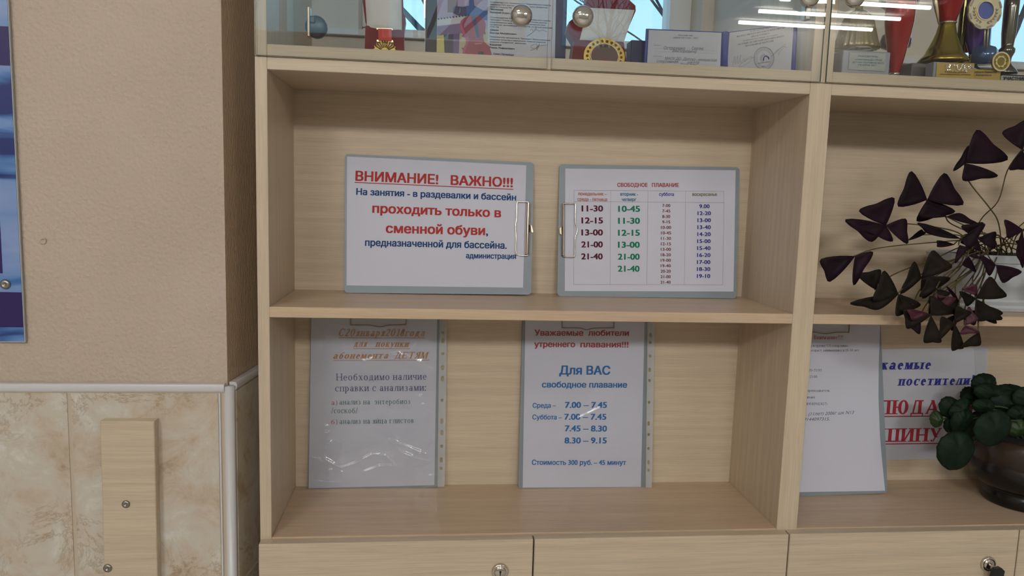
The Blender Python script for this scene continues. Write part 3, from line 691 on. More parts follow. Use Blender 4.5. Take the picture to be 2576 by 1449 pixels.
for a, b in (((250, 347), (1728, 358)), ((248, 458), (1727, 469)), ((248, 1275), (1715, 1278)), ((250, 347), (248, 1275)), ((611, 353), (606, 1276)), ((978, 355), (968, 1277)), ((1350, 357), (1337, 1278)), ((1728, 358), (1715, 1278))):
    pline(P2, [a, b], .55, 'grey', n2, Z=Z2, name='table_rule')
for t_, a, b, c, d, ink in (('понедельник –', 292, 397, 572, 399, 'orange2'), ('среда - пятница', 284, 450, 577, 454, 'orange2'), ('вторник -', 706, 400, 880, 402, 'teal'), ('четверг', 722, 453, 862, 455, 'teal'), ('суббота', 1088, 402, 1234, 403, 'violet'), ('воскресенье', 1416, 402, 1658, 403, 'olive')):
    L2(t_, a, b, c, d, 33, ink, bold=.025)
for i, t_ in enumerate('11-30 12-15 13-00 21-00 21-40'.split()): y = 555+118*i; L2(t_, 325-i, y, 537-i, y, 60, 'maroon')
for i, t_ in enumerate('10-45 11-30 12-15 13-00 21-00 21-40'.split()): y = 558+118*i; L2(t_, 686-i, y, 901-i, y, 60, 'green')
for i, t_ in enumerate('7-00 7-45 8-30 9-15 10-00 10-45 11-30 12-15 13-00 18-20 19-00 19-40 20-20 21-00 21-40'.split()):
    y = 512+53.9*i; a, b = (1120, 1199) if len(t_) == 4 else (1109, 1209); L2(t_, a-.5*i, y, b-.5*i, y, 30, 'brown', bold=.022)
for i, t_ in enumerate('9.00 12-20 13-00 13-40 14-20 15-00 15-40 16-20 17-00 18-30 19-10'.split()):
    y = 523+68.7*i; a, b = (1484, 1586) if len(t_) == 4 else (1468, 1600); L2(t_, a-.8*i, y, b-.8*i, y, 38, 'violet', bold=.03)

# --- film helpers
def film(P, c4, Z, parent, seed, amp=.0022, nx=110, ny=150, off=.003, ridges=()):
    c = [Vector(q) for q in px4(P, c4, Z)]; V, Fc = [], []        # BL BR TR TL
    R = [[Vector(q) for q in px4(P, r, Z)] for r in ridges]
    for j in range(ny+1):
        for i in range(nx+1):
            s, t = i/nx, j/ny; q = (c[0].lerp(c[1], s)).lerp(c[3].lerp(c[2], s), t)
            e = min(1, 6*min(s, 1-s, t, 1-t)+.15); p3 = Vector((q.x*14+seed, q.y*11, seed*.7))
            h = (1-abs(noise.noise(p3)))**6*.9+(1-abs(noise.noise(p3*2.3+Vector((5, 1, 2)))))**8*.35
            for r in R:
                best = 9
                for a, b in zip(r[:-1], r[1:]):
                    d = b-a; tt = max(0, min(1, (q-a).dot(d)/d.length_squared)); best = min(best, (q-a-d*tt).length)
                h += 1.5*math.exp(-(best/.0012)**2)
            V.append(P.pt(q.x, q.y, off+amp*h*e))
    for j in range(ny):
        for i in range(nx): a = j*(nx+1)+i; Fc.append((a, a+1, a+nx+2, a+nx+1))
    r_ = rootloc(parent); me = bpy.data.meshes.new('film'); me.from_pydata([tuple(v-r_) for v in V], [], Fc); return link('film', me, SLEEVE, parent, True)
def holed_strip(P, c4, holes, Z, parent, off):
    # curve with holes -> mesh
    cu = bpy.data.curves.new('strip', 'CURVE'); cu.dimensions = '2D'; cu.fill_mode = 'BOTH'
    def spl(pts):
        s = cu.splines.new('POLY'); s.points.add(len(pts)-1); s.use_cyclic_u = True
        for k, p in enumerate(pts): s.points[k].co = (p[0], p[1], 0, 1)
    spl(px4(P, c4, Z))
    for (x, y, rx, ry) in holes: spl(px4(P, [(x+rx*math.cos(a*math.pi/8), y+ry*math.sin(a*math.pi/8)) for a in range(16)], Z))
    o = bpy.data.objects.new('t', cu); COL.objects.link(o); me = bpy.data.meshes.new_from_object(o)
    V = [P.pt(v.co.x, v.co.y, off) for v in me.vertices]; Fc = [tuple(p.vertices) for p in me.polygons]
    bpy.data.objects.remove(o); bpy.data.curves.remove(cu)
    Vt = V+[v-P.n*.0004 for v in V]; k = len(V)
    return flat('punched_strip', Vt, Fc+[tuple(i+k for i in f[::-1]) for f in Fc], STRIP, parent)

# --- board 3 (lower left)
Z3 = (3.02, 750, 780)
P3 = Plane(aty(775, 1232, .182), aty(1120, 1224, .182), aty(950, 830, D-.0055))
o = thing('clipboard', 'grey clipboard behind crinkled plastic sleeve, left on the lower shelf', 'clipboard', P3.pt(.1, 0, 0))
top3 = -45
slab('backing_board', P3, rounded(px4(P3, [(72, 1372), (1062, 1345), (1074, top3), (97, top3)], Z3), .005), BT, BOARD, o, -.0006)
n3 = thing('notice_sheet', 'white notice with orange italic heading inside the crinkled plastic sleeve', 'notice', P3.pt(.1, 0, .001))
slab('paper', P3, px4(P3, [(80, 1354), (1035, 1330), (1058, -20), (101, -20)], Z3), .0003, PAPER, n3, .0)
L3 = lambda *a, **k: line(P3, *a, n3, Z=Z3, font='serif', **k)
L3('С20января2018года', 310, 198, 963, 200, 57, 'orange', bold=.17, shear=.3, ul=.18)
L3('для', 420, 278, 530, 279, 50, 'orange', bold=.17, shear=.3); L3('покупки', 582, 279, 850, 281, 50, 'orange', bold=.17, shear=.3); pline(P3, [(420, 292), (851, 293)], 1.3, 'orange', n3, Z=Z3, name='lettering')
L3('абонемента', 267, 370, 686, 368, 50, 'orange', bold=.17, shear=.3); L3('ДЕТЯМ', 730, 368, 995, 368, 50, 'orange', bold=.17, shear=.3); pline(P3, [(267, 382), (996, 380)], 1.3, 'orange', n3, Z=Z3, name='lettering')
L3('Необходимо наличие', 287, 535, 975, 528, 53, 'slate', bold=.10)
L3('справки с анализами:', 282, 618, 972, 612, 52, 'slate', bold=.10)
L3('а)', 254, 720, 298, 720, 36, 'rose', bold=.10); L3('анализ на', 314, 718, 548, 716, 41, 'pine', bold=.10); L3('энтеробиоз', 582, 716, 851, 712, 41, 'pine', bold=.10)
L3('/соскоб/', 252, 783, 453, 782, 42, 'pine', bold=.10)
L3('б)', 252, 866, 298, 866, 36, 'rose', bold=.10); L3('анализ на яйца глистов', 316, 865, 878, 857, 41, 'pine', bold=.10)
wire(P3, [(403, -20), (403, 98), (418, 110), (540, 112), (625, 124), (695, 112), (805, 108), (821, 98), (822, -20)], Z3, o, BRONZE, off=.006, r=.001)
s3 = thing('plastic_sleeve', 'crinkled clear punched plastic sleeve around the orange-headed notice', 'plastic sleeve', P3.pt(.1, 0, .003))
film(P3, [(62, 1378), (1060, 1342), (1072, 0), (100, 0)], Z3, s3, 3.1, amp=.0030, off=.002, ridges=[[(85, 1110), (140, 1125), (215, 1130), (330, 1192), (430, 1160), (560, 1092), (660, 1100), (750, 1180)], [(700, 980), (760, 1060), (870, 1110), (1000, 1150)], [(700, 985), (850, 1040), (1000, 1100)], [(60, 1265), (140, 1300), (280, 1310), (420, 1300), (330, 1220)], [(880, 190), (930, 300), (985, 430), (1040, 455)], [(930, 660), (960, 750), (1060, 810)], [(90, 1045), (170, 1060), (150, 990), (90, 1000)], [(235, 75), (300, 110), (370, 120)], [(500, 1225), (620, 1180), (740, 1175)], [(930, 1310), (1000, 1250), (1050, 1270)]])
holed_strip(P3, [(1058, 1342), (1112, 1340), (1131, 0), (1074, 0)], [(x, y, rx, ry) for x, y, rx, ry in ((1100, 172, 12, 13), (1100, 232, 14, 20), (1099, 333, 12, 12), (1098, 437, 13, 20), (1097, 522, 13, 22), (1093, 685, 12, 13), (1093, 843, 13, 22), (1092, 930, 13, 22), (1090, 1033, 12, 13), (1088, 1137, 13, 21), (1086, 1200, 12, 13))], Z3, s3, .0015)
tube('weld_seam', [P3.px(x/3.02+750, y/3.02+780, .002) for x, y in ((64, 1376), (300, 1372), (600, 1362), (1058, 1346))], .0011, SLEEVE, s3, 6)

random.seed(77); REF = []
for k in range(34):
    if k < 18: x, y = random.uniform(70, 240), random.uniform(880, 1330)
    elif k < 26: x, y = random.uniform(850, 1040), random.uniform(150, 1300)
    else: x, y = random.uniform(110, 900), random.uniform(80, 330)
    a = random.uniform(-1.2, 1.2); l = random.uniform(18, 70); REF.append([(x, y), (x+l*math.cos(a)*.6, y+l*math.sin(a)*.6+random.uniform(-8, 8)), (x+l*math.cos(a), y+l*math.sin(a))])
film(P3, [(64, 1374), (1056, 1340), (1068, 0), (102, 0)], Z3, s3, 7.7, amp=.0026, off=.0036, ridges=REF)
# --- board 4 (lower middle)
Z4 = (3.02, 1280, 780)
P4 = Plane(aty(1305, 1230, .173), aty(1625, 1229, .173), aty(1460, 830, D-.0055))
o = thing('clipboard', 'grey clipboard right of centre on the lower shelf, holding the blue-print notice', 'clipboard', P4.pt(.1, 0, 0))
slab('backing_board', P4, rounded(px4(P4, [(72, 1354), (1042, 1350), (1056, top3), (107, top3)], Z4), .006), BT, BOARD, o, -.0006)
n4 = thing('notice_sheet', 'white notice with red greeting and blue swimming times on the lower shelf', 'notice', P4.pt(.1, 0, .001))
slab('paper', P4, px4(P4, [(105, 1349), (1003, 1344), (1034, -20), (127, -20)], Z4), .0003, PAPER, n4, .0)
L4 = lambda *a, **k: line(P4, *a, n4, Z=Z4, **k)
L4('Уважаемые', 195, 193, 566, 194, 44, 'crimson'); L4('любители', 602, 194, 912, 195, 44, 'crimson')
L4('утреннего', 193, 280, 503, 281, 44, 'crimson'); L4('плавания!!!', 543, 282, 908, 283, 44, 'crimson')
L4('Для ВАС', 382, 488, 770, 490, 66, 'blue')
L4('свободное плавание', 250, 587, 898, 589, 45, 'blue')
L4('Среда –', 180, 742, 358, 741, 36, 'blue', bold=.025); L4('7.00 – 7.45', 425, 742, 745, 742, 46, 'blue')
L4('Суббота –', 178, 830, 403, 831, 36, 'blue', bold=.025); L4('7.00 – 7.45', 420, 832, 740, 832, 46, 'blue')
L4('7.45 – 8.30', 424, 920, 745, 922, 46, 'blue'); L4('8.30 – 9.15', 422, 1012, 743, 1012, 46, 'blue')
L4('Стоимость 300 руб. – 45 минут', 174, 1175, 890, 1176, 38, 'blue', bold=.03)
wire(P4, [(402, -20), (401, 120), (416, 132), (530, 134), (585, 147), (645, 135), (778, 132), (792, 122), (793, -20)], Z4, o, BRONZE, off=.006, r=.001)
s4 = thing('plastic_sleeve', 'clear punched plastic sleeve around the blue-print swimming times notice', 'plastic sleeve', P4.pt(.1, 0, .003))
film(P4, [(98, 1352), (1042, 1350), (1056, 0), (122, 0)], Z4, s4, 9.4, amp=.0018, off=.002, ridges=[[(640, 1230), (560, 1000), (520, 820), (690, 740)]])
hs = [(1075, 187), (1073, 245), (1071, 350), (1068, 455), (1067, 535), (1064, 700), (1062, 860), (1062, 945), (1061, 1050), (1062, 1155), (1063, 1215)]
holed_strip(P4, [(1036, 1350), (1084, 1352), (1108, 0), (1052, 0)], [(x, y, 11, 12 if i % 3 else 18) for i, (x, y) in enumerate(hs)], Z4, s4, .0015)

# --- board 5 (right bay)
Z5 = (2.957, 1980, 780)
a5 = atz(2010, 1247, .0005); b5 = atz(2232, 1242, .0005)
P5 = Plane(a5, b5, aty(2150, 820, D-.0055))
o = thing('clipboard', 'grey clipboard half hidden behind the cabinet divider, leaning in the right bay', 'clipboard', P5.pt(.1, 0, 0))
lft = X2+.002
slab('backing_board', P5, rounded(px4(P5, [(-90, 1391), (750, 1362), (692, -45), (20, -45)], Z5), .006), BT, BOARD, o, -.0008)
n5 = thing('notice_sheet', 'white notice with small black serif print in the right bay, right edge curling', 'notice', P5.pt(.1, 0, .001))
slab('paper', P5, px4(P5, [(-60, 1356), (728, 1344), (704, 1100), (690, 940), (679, 650), (681, 400), (692, 110), (692, -20), (30, -20)], Z5), .0003, PAPER, n5, .0003)
L5 = lambda *a, **k: line(P5, *a, n5, Z=Z5, **k)
L5('Внимание!!!!', 197, 217, 416, 217, 29, 'crimson', font='serif', bold=.11)
for t_, a, b, c, d in (('бор в группу СО (спортивно-', 150, 274, 458, 274), ('я). возраст занимающихся 10-14 лет.', 140, 308, 538, 307), ('19:20-21:00', 128, 457, 255, 456), ('20 – 21:00', 112, 505, 223, 505), ('ер-преподаватель', 116, 608, 315, 607), ('Михаил', 130, 657, 208, 656), ('а (89141942427)', 116, 708, 297, 706)):
    L5(t_, a, b, c, d, 19, 'black', font='serif', bold=.11)
L5('2. (11лет) 2006г шк N13', 120, 787, 498, 772, 25, 'pen', bold=-.012, shear=.35); L5('89144097315.', 105, 825, 315, 821, 25, 'pen', bold=-.012, shear=.35)
wire(P5, [(60, -20), (60, 150), (75, 163), (175, 163), (240, 174), (290, 175), (350, 167), (432, 165), (447, 152), (451, -20)], Z5, o, BRONZE, off=.006, r=.001)

# --- laminated sign on the back panel
Z6 = (2.634, 1980, 780)
P6 = Plane((.95, D-.0018, .04), (1.2, D-.0018, .04), (.95, D-.0018, .3))
sg = thing('paper_sign', 'white sign with blue and red lettering stuck to the back behind the violet plant', 'sign', (1.13, D-.002, .04))
slab('paper', P6, px4(P6, [(280, 1000), (1302, 982), (1328, 247), (350, 262)], Z6), .0004, PAPER2, sg, 0.)
slab('clear_tape', P6, px4(P6, [(1262, 975), (1300, 975), (1332, 240), (1240, 240)], Z6), .0002, mat('clear_tape_film', (.7, .72, .74), .2, alpha=.25), sg, .0009)
L6 = lambda *a, **k: line(P6, *a, sg, Z=Z6, font='serif', **k)
L6('Уважаемые', 440, 396, 950, 391, 66, 'violet', bold=.19, shear=.12)
L6('посетители!', 728, 501, 1238, 494, 64, 'violet', bold=.19, shear=.12)
L6('СОБЛЮДАЙТЕ', 330, 692, 1272, 686, 92, 'crimson', bold=.19, ul=.12)
L6('ТИШИНУ В', 425, 876, 1120, 868, 88, 'crimson', bold=.19, ul=.12)

# ================================================================== ITEMS IN THE GLASS CABINET
FLR = UF
# medal box 1
ZA = (10.35, 880, 0)
def vbox(name, P, c4, Z, th, m, parent, off=0): return slab(name, P, px4(P, c4, Z), th, m, parent, off)
PA = Plane((.1, .085, FLR), (.3, .085, FLR), (.1, .095, FLR+.1))
mb = thing('medal_case', 'narrow dark red velvet case standing open with medal on red ribbon', 'medal case', (.155, .09, FLR))
fu, fv = PA.uv(980, 60)
cA = px4(PA, [(385, 1305), (1420, 1365), (1410, 790), (405, 660)], ZA); cA[0] = (cA[0][0], .0003); cA[1] = (cA[1][0], .0003)
slab('case_base', PA, rounded(cA, .002), .022, VELVET, mb)
slab('case_lid', PA, px4(PA, [(435, 625), (1408, 792), (1455, 500), (1440, 400), (1395, 330), (1375, -150), (310, -150), (400, 560)], ZA), .018, VELVET, mb, -.003)
# satin pad, bulging
def pad(name, P, c4, Z, m, parent, off, amp, n=12):
    c = [Vector(q) for q in px4(P, c4, Z)]; V, Fc = [], []
    for j in range(n+1):
        for i in range(n+1):
            s, t = i/n, j/n; q = (c[0].lerp(c[1], s)).lerp(c[3].lerp(c[2], s), t); V.append(P.pt(q.x, q.y, off+amp*(math.sin(math.pi*s)*math.sin(math.pi*t))**.4))
    for j in range(n):
        for i in range(n): a = j*(n+1)+i; Fc.append((a, a+1, a+n+2, a+n+1))
    return mesh(name, V, Fc, m, parent, True)
pad('satin_lining', PA, [(450, 770), (1355, 850), (1345, -150), (390, -150)], ZA, SATIN, mb, -.002, .006)
md = thing('medal', 'gold star medal hanging from a square red ribbon in the narrow case', 'medal', (.155, .08, FLR+.02))
slab('ribbon', PA, px4(PA, [(755, 1088), (1095, 1105), (1095, 790), (742, 778)], ZA), .002, RIBBON, md, .006)
slab('ribbon_bar', PA, px4(PA, [(710, 1110), (1140, 1130), (1125, 1070), (705, 1060)], ZA), .002, GOLD2, md, .005)
slab('ribbon_bar', PA, px4(PA, [(705, 795), (1125, 810), (1115, 765), (700, 755)], ZA), .002, GOLD2, md, .005)
tube('ring', [PA.px(880/10.35+880+dx_/10.35, y/10.35, .006) for dx_, y in ((5, 1125), (40, 1190), (75, 1125))], .0006, GOLD, md)
V, Fc = [], []; c = PA.uv(915/10.35+880, 1370/10.35); R_ = .0175
pts = [(c[0]+R_*(1 if k % 2 else .86)*math.cos(k*math.pi/20), c[1]+R_*(1 if k % 2 else .86)*math.sin(k*math.pi/20)) for k in range(40)]
pts = [(u, max(v, .0005)) for u, v in pts if v > -.01]
slab('star', PA, pts, .002, MEDG, md, .005)
for k in range(9):
    a = math.radians(30+15*k); p0 = PA.pt(c[0]+.006*math.cos(a), max(.0006, c[1]+.006*math.sin(a)), .006); p1 = PA.pt(c[0]+.016*math.cos(a), max(.001, c[1]+.016*math.sin(a)), .006)
    tube('star_ray', [p0, p1], [.0006, .0012], MEDG, md, 5)

# medal box 2
ZB = (5.152, 1200, 0)
PB = Plane((.4, .075, FLR), (.6, .075, FLR), (.4, .085, FLR+.1))
mb2 = thing('medal_case', 'wide dark red velvet case standing open with white lining and round medal', 'medal case', (.485, .08, FLR))
cB = px4(PB, [(1215, 810), (1952, 840), (1902, 540), (1262, 515)], ZB); cB[0] = (cB[0][0], .0003); cB[1] = (cB[1][0], .0003)
slab('case_base', PB, rounded(cB, .003), .03, VELVET, mb2)
slab('case_lid', PB, px4(PB, [(1262, 520), (1908, 560), (1912, 490), (2066, 130), (2062, 60), (1990, -5), (1980, -150), (1440, -150), (1425, 20), (1250, 232), (1200, 270), (1174, 370)], ZB), .025, VELVET, mb2, -.004)
pad('satin_lining', PB, [(1328, 540), (1902, 562), (2050, 120), (1440, 90)], ZB, SATIN, mb2, -.003, .006)
md2 = thing('medal', 'round gold medal with leaf rim resting in the wide red case', 'medal', (.49, .07, FLR+.01))
c = Vector(PB.uv(1640/5.152+1200, 745/5.152)); rx = .0315; ry = .0275
def ell(c, rx, ry, n=40, vmin=.0006): return [(c[0]+rx*math.cos(2*math.pi*k/n), max(vmin, c[1]+ry*math.sin(2*math.pi*k/n))) for k in range(n)]
slab('medal_rim', PB, ell(c, rx, ry), .004, MEDG, md2, .005)
slab('medal_face', PB, ell(c, rx*.66, ry*.66), .001, mat('bronze_face', (.07, .035, .028), .4, .4), md2, .0062)
for k in range(22):
    a = 2*math.pi*k/22; u, v = c[0]+rx*.83*math.cos(a), c[1]+ry*.83*math.sin(a)
    if v > .003: lathe('rim_leaf', PB.pt(u, v, .005), [(.0022, 0), (.0018, .0012), (0, .0018)], GOLD, md2, n=8, axis='Y')
tube('medal_ring', [PB.pt(c[0]+rx*.67*math.cos(a*math.pi/20), max(.0015, c[1]+ry*.67*math.sin(a*math.pi/20)), .0064) for a in range(41)], .0006, GOLD2, md2, 6)
slab('medal_castle', PB, [(c[0]-.012, .001), (c[0]+.008, .001), (c[0]+.008, .010), (c[0]+.005, .010), (c[0]+.005, .013), (c[0]-.004, .013), (c[0]-.004, .010), (c[0]-.012, .010)], .0008, REDG, md2, .0070)

# award certificate in dark folder
ZC = (7.576, 1060, 0)
PC = Plane((.23, .118, FLR), (.4, .118, FLR), (.23, .135, FLR+.15))
fo = thing('certificate_folder', 'dark open folder standing behind glass, holding the violin certificate', 'folder', (.31, .125, FLR))
def flr4(c): return [(c[0][0], .0003), (c[1][0], .0003), c[2], c[3]]
slab('cover', PC, flr4(px4(PC, [(68, 1030), (1230, 1100), (1210, -250), (80, -250)], ZC)), .004, DARKC, fo, -.002)
slab('cover', PC, flr4(px4(PC, [(1230, 1100), (2745, 1170), (2790, -250), (1210, -250)], ZC)), .004, NAVYC, fo, -.002)
slab('edge_strip', PC, flr4(px4(PC, [(62, 1030), (72, 1030), (88, -250), (78, -250)], ZC)), .003, PAPER, fo, -.001)
ce = thing('certificate', 'certificate with violin and piano picture and printed names in the dark folder', 'certificate', (.31, .12, FLR))
slab('paper', PC, flr4(px4(PC, [(290, 1050), (2545, 1160), (2570, -250), (305, -250)], ZC)), .0004, PAPER2, ce, 0)
def pr(name, pts, col, layer, rough=.4):
    m = mat('print_%02x%02x%02x' % tuple(int(255*min(1, x)**.45) for x in col), col, rough); q = px4(PC, pts, ZC); q = [(u, max(v, .0006)) for u, v in q]
    return slab(name, PC, q, .0001, m, ce, .0002+.00012*layer)
pr('picture', [(292, 1052), (1345, 1100), (1265, 800), (1265, -250), (303, -250)], (.33, .27, .42), 1)
pr('picture_shape', [(500, 240), (690, 235), (690, -250), (500, -250)], (.17, .10, .11), 2)
pr('picture_shape', [(725, 1070), (1345, 1100), (1265, 800), (1265, 555), (725, 640)], (.38, .33, .20), 2)
pr('picture_shape', [(290, 1050), (442, 1060), (425, 665), (296, 675)], (.50, .44, .12), 2)
pr('picture_shape', [(442, 1060), (602, 1065), (612, 645), (428, 670)], (.02, .012, .025), 2)
pr('picture_shape', [(602, 1065), (712, 1070), (728, 635), (612, 648)], (.10, .06, .17), 2)
pr('picture_shape', [(298, 680), (900, 620), (900, 440), (300, 505)], (.16, .10, .21), 3)
pr('picture_shape', [(298, 498), (900, 430), (900, 300), (302, 375)], (.50, .48, .50), 4)
pr('picture_shape', [(690, 290), (1255, 390), (1262, 200), (1190, 205), (1010, 110), (965, -250), (925, -250), (905, 110), (690, 150)], (.02, .07, .26), 4)
pr('picture_shape', [(600, 250), (690, 290), (860, 290), (860, 140), (650, 120), (605, 150)], (.03, .02, .08), 5)
for k in range(11):
    x = 310+k*57; y = 372-k*7.2; pr('picture_key', [(x+10, y+8), (x+34, y+6), (x+22, y-24), (x-2, y-22)], (.015, .01, .02), 5)
vio = [(1350, 1110), (1330, 1000), (1290, 880), (1250, 852), (1200, 800), (1175, 720), (1185, 650), (1226, 656), (1212, 600), (1225, 470), (1190, 370), (1110, 312), (1000, 295), (920, 305), (830, 332), (752, 400), (728, 490), (748, 590), (800, 660), (768, 697), (835, 722), (850, 800), (835, 870), (800, 920), (762, 905), (795, 980), (765, 1080)]
pr('picture_violin', vio, (.25, .012, .035), 6)
pr('picture_violin', [(800, 400), (770, 480), (800, 560), (835, 640), (835, 680), (790, 660), (748, 590), (728, 490), (752, 400), (830, 340)], (.40, .06, .13), 7)
pr('picture_violin', [(765, 1080), (840, 1085), (835, 980), (870, 880), (905, 780), (895, 700), (835, 700), (835, 722), (850, 800), (835, 870), (790, 930), (795, 980)], (.36, .05, .11), 7)
pr('picture_violin', [(1060, 722), (1115, 715), (1035, 300), (950, 305)], (.04, .02, .10), 8)
pr('picture_violin', [(1068, 1050), (1188, 1060), (1185, 990), (1100, 985)], (.02, .008, .012), 8)
pr('picture_violin', [(1020, 850), (1155, 838), (1155, 826), (1020, 834)], (.45, .2, .2), 8)
LC = lambda s, a, b, c, d, h, ink='black', bold=.01: line(PC, s, a, b, c, d, h, ink, ce, Z=ZC, bold=bold)
for s_, a, b, c_, d in (('Сопредседатель Независимого общественного совета,', 1312, 50, 2470, 116), ('академик РАН, доктор медицинских наук, профессор,', 1312, 96, 2410, 160), ('депутат Госдумы РФ', 1312, 140, 1720, 165),
    ('Сопредседатель Независимого общественного совета,', 1312, 340, 2460, 412), ('президент Союза директоров школ России, доктор', 1312, 386, 2390, 452), ('педагогических наук, кандидат экономических наук,', 1312, 434, 2370, 495),
    ('профессор, заслуженный учитель РФ, почётный работник', 1310, 478, 2490, 548), ('СПО РФ', 1310, 525, 1475, 533), ('Председатель оргкомитета, Президент Международной', 1303, 710, 2455, 782), ('академии качества и маркетинга, главный редактор', 1303, 760, 2370, 822), ('журнала «Профессия - директор»', 1303, 808, 2000, 844)):
    LC(s_, a, b, c_, d, 25)
for s_, a, b, c_, d in (('Черешнев', 1312, 190, 1560, 206), ('Валерий Александрович', 1312, 248, 1930, 285), ('Дёмин', 1308, 585, 1470, 592), ('Виктор Михайлович', 1305, 640, 1812, 668), ('Кашапов', 1302, 866, 1524, 874), ('Раиль Рифкатович', 1300, 920, 1775, 947)): LC(s_, a, b, c_, d, 32, 'black', .03)
LC('Санкт-Петербург', 1372, 1040, 1768, 1066, 34, 'violet', .03); LC('2017 год', 1372, 1095, 1585, 1108, 30, 'violet', .03)
pline(PC, smoothpts([(2070, 590), (2110, 550), (2120, 600), (2160, 560), (2190, 540), (2150, 600), (2010, 695), (2100, 640), (2190, 570), (2250, 600), (2300, 575), (2390, 605)]), .6, 'pen', ce, Z=ZC, off=.0012)
pline(PC, smoothpts([(2070, 960), (2180, 930), (2200, 850), (2110, 860), (2090, 910), (2180, 920), (2250, 840), (2200, 960), (2230, 880), (2395, 858)]), .6, 'pen', ce, Z=ZC, off=.0012)

# blue diploma folder
ZD = (5.855, 1620, 60)
df = thing('diploma_folder', 'bright blue folder opened like a book with two white printed pages', 'folder', (.64, .11, FLR))
PD = Plane((.55, .125, FLR), (.7, .125, FLR), (.55, .135, FLR+.1))
cu_ = px4(PD, [(0, 600), (1200, 640), (1215, 118), (38, 66)], ZD)
slab('cover', PD, flr4(cu_), .003, BLUEC, df, -.0015)
s0 = PD.pt(cu_[1][0], 0, 0); hp = PD.pt(cu_[2][0], cu_[2][1], 0)
# right leaf swings toward the glass
dR = ray(2212/5.855+1620, 660/5.855+60); tR = (.028-CAM.y)/dR.y; eR = CAM+dR*tR
PE = Plane((s0.x, s0.y, FLR), (eR.x, .028, FLR), (s0.x+.002, s0.y+.006, FLR+.1))
cr = px4(PE, [(1200, 640), (2212, 680), (2242, -14), (1240, 118)], ZD)
slab('cover', PE, flr4(cr), .003, BLUEC, df, -.0015)
tube('spine', [PD.px(1195/5.855+1620, y/5.855+60, -.001) for y in (660, 400, 122)], .006, BLUEC, df, 10)
slab('page', PD, flr4(px4(PD, [(38, 600), (1115, 640), (1142, 132), (70, 90)], ZD)), .0005, PAPER2, df, .0005)
slab('page', PE, flr4(px4(PE, [(1232, 640), (2168, 675), (2205, 10), (1262, 130)], ZD)), .0005, PAPER2, df, .0005)
LD = lambda s, a, b, c, d, h, ink='black', **k: line(PD, s, a, b, c, d, h, ink, df, Z=ZD, off=.0008, **k)
LE = lambda s, a, b, c, d, h, ink='black', **k: line(PE, s, a, b, c, d, h, ink, df, Z=ZD, off=.0008, **k)
LD('Почетный знак', 505, 178, 715, 182, 20, font='serif', bold=.12); LD('«ДИРЕКТОР ГОДА — 2017»', 418, 217, 800, 222, 20, font='serif', bold=.12)
LD('вручен', 145, 322, 233, 324, 16, 'grey', bold=0); LD('Остроушко', 290, 378, 605, 384, 46, 'pen', bold=-.012, shear=.3); LD('Сергею', 703, 384, 872, 388, 46, 'pen', bold=-.012, shear=.3)
LD('Викторовичу', 415, 418, 780, 430, 40, 'pen', bold=-.012, shear=.3); LD('директору', 135, 483, 268, 488, 16, 'grey', bold=0)
LD('МАОУ ДО „Детско - юношеская', 305, 528, 1072, 555, 40, 'pen', bold=-.012, shear=.3); LD('спортивная', 185, 570, 505, 578, 40, 'pen', bold=-.012, shear=.3); LD('школа', 635, 582, 812, 586, 36, 'pen', bold=-.012, shear=.3); LD('„Дельфин“', 495, 617, 795, 622, 36, 'pen', bold=-.012, shear=.3)
for y in (362, 405, 520, 565): pline(PD, [(150, y), (1075, y+38)], .25, 'grey', df, Z=ZD, off=.0007, name='dotted_rule')
for s_, a, b, c_, d, bd in (('Организационный комитет', 1562, 121, 1885, 62, .08), ('XI ВСЕРОССИЙСКОГО ОБРАЗОВАТЕЛЬНОГО ФОРУМА', 1374, 200, 2085, 66, .13), ('«ШКОЛА БУДУЩЕГО»', 1580, 202, 1860, 150, .13), ('Независимый общественный совет конкурса', 1460, 262, 1978, 168, .08), ('«100 ЛУЧШИХ ОРГАНИЗАЦИЙ ДОПОЛНИТЕЛЬНОГО', 1380, 320, 2065, 192, .13), ('ОБРАЗОВАНИЯ ДЕТЕЙ РОССИИ»', 1495, 340, 1920, 260, .13)):
    LE(s_, a, b, c_, d, 22, font='serif', bold=bd)
LE('Санкт-Петербург', 1680, 596, 1862, 565, 20, 'stamp', bold=.01); LE('2017', 1735, 640, 1790, 632, 20, 'stamp', bold=.01)
def ring(P, cx, cy, rx, ry, w, ink, par, Z): pline(P, [(cx+rx*math.cos(a*math.pi/24), min(668, cy+ry*math.sin(a*math.pi/24))) for a in range(49)], w, ink, par, Z=Z, off=.0009, name='stamp_ring')
ring(PE, 1772, 510, 148, 166, .9, 'stamp', df, ZD); ring(PE, 1772, 510, 138, 155, .4, 'stamp', df, ZD); ring(PE, 1772, 510, 104, 118, .4, 'stamp', df, ZD)
pline(PE, smoothpts([(1765, 545), (1770, 500), (1800, 475), (1835, 495), (1845, 525)]), 3.2, 'stamp', df, Z=ZD, off=.0009, name='stamp_emblem')
for k in range(9): a = math.radians(100+k*17); pline(PE, [(1790+48*math.cos(a), 515-46*math.sin(a)), (1790+80*math.cos(a), 515-76*math.sin(a))], .8, 'stamp', df, Z=ZD, off=.0009, name='stamp_emblem')
for k in range(40):
    a = 2*math.pi*k/40; y = 510-136*math.sin(a)
    if y < 650: pline(PE, [(1772+113*math.cos(a), 510-127*math.sin(a)), (1772+130*math.cos(a+.04), 510-146*math.sin(a+.04))], .7, 'stamp', df, Z=ZD, off=.0009, name='stamp_letter')
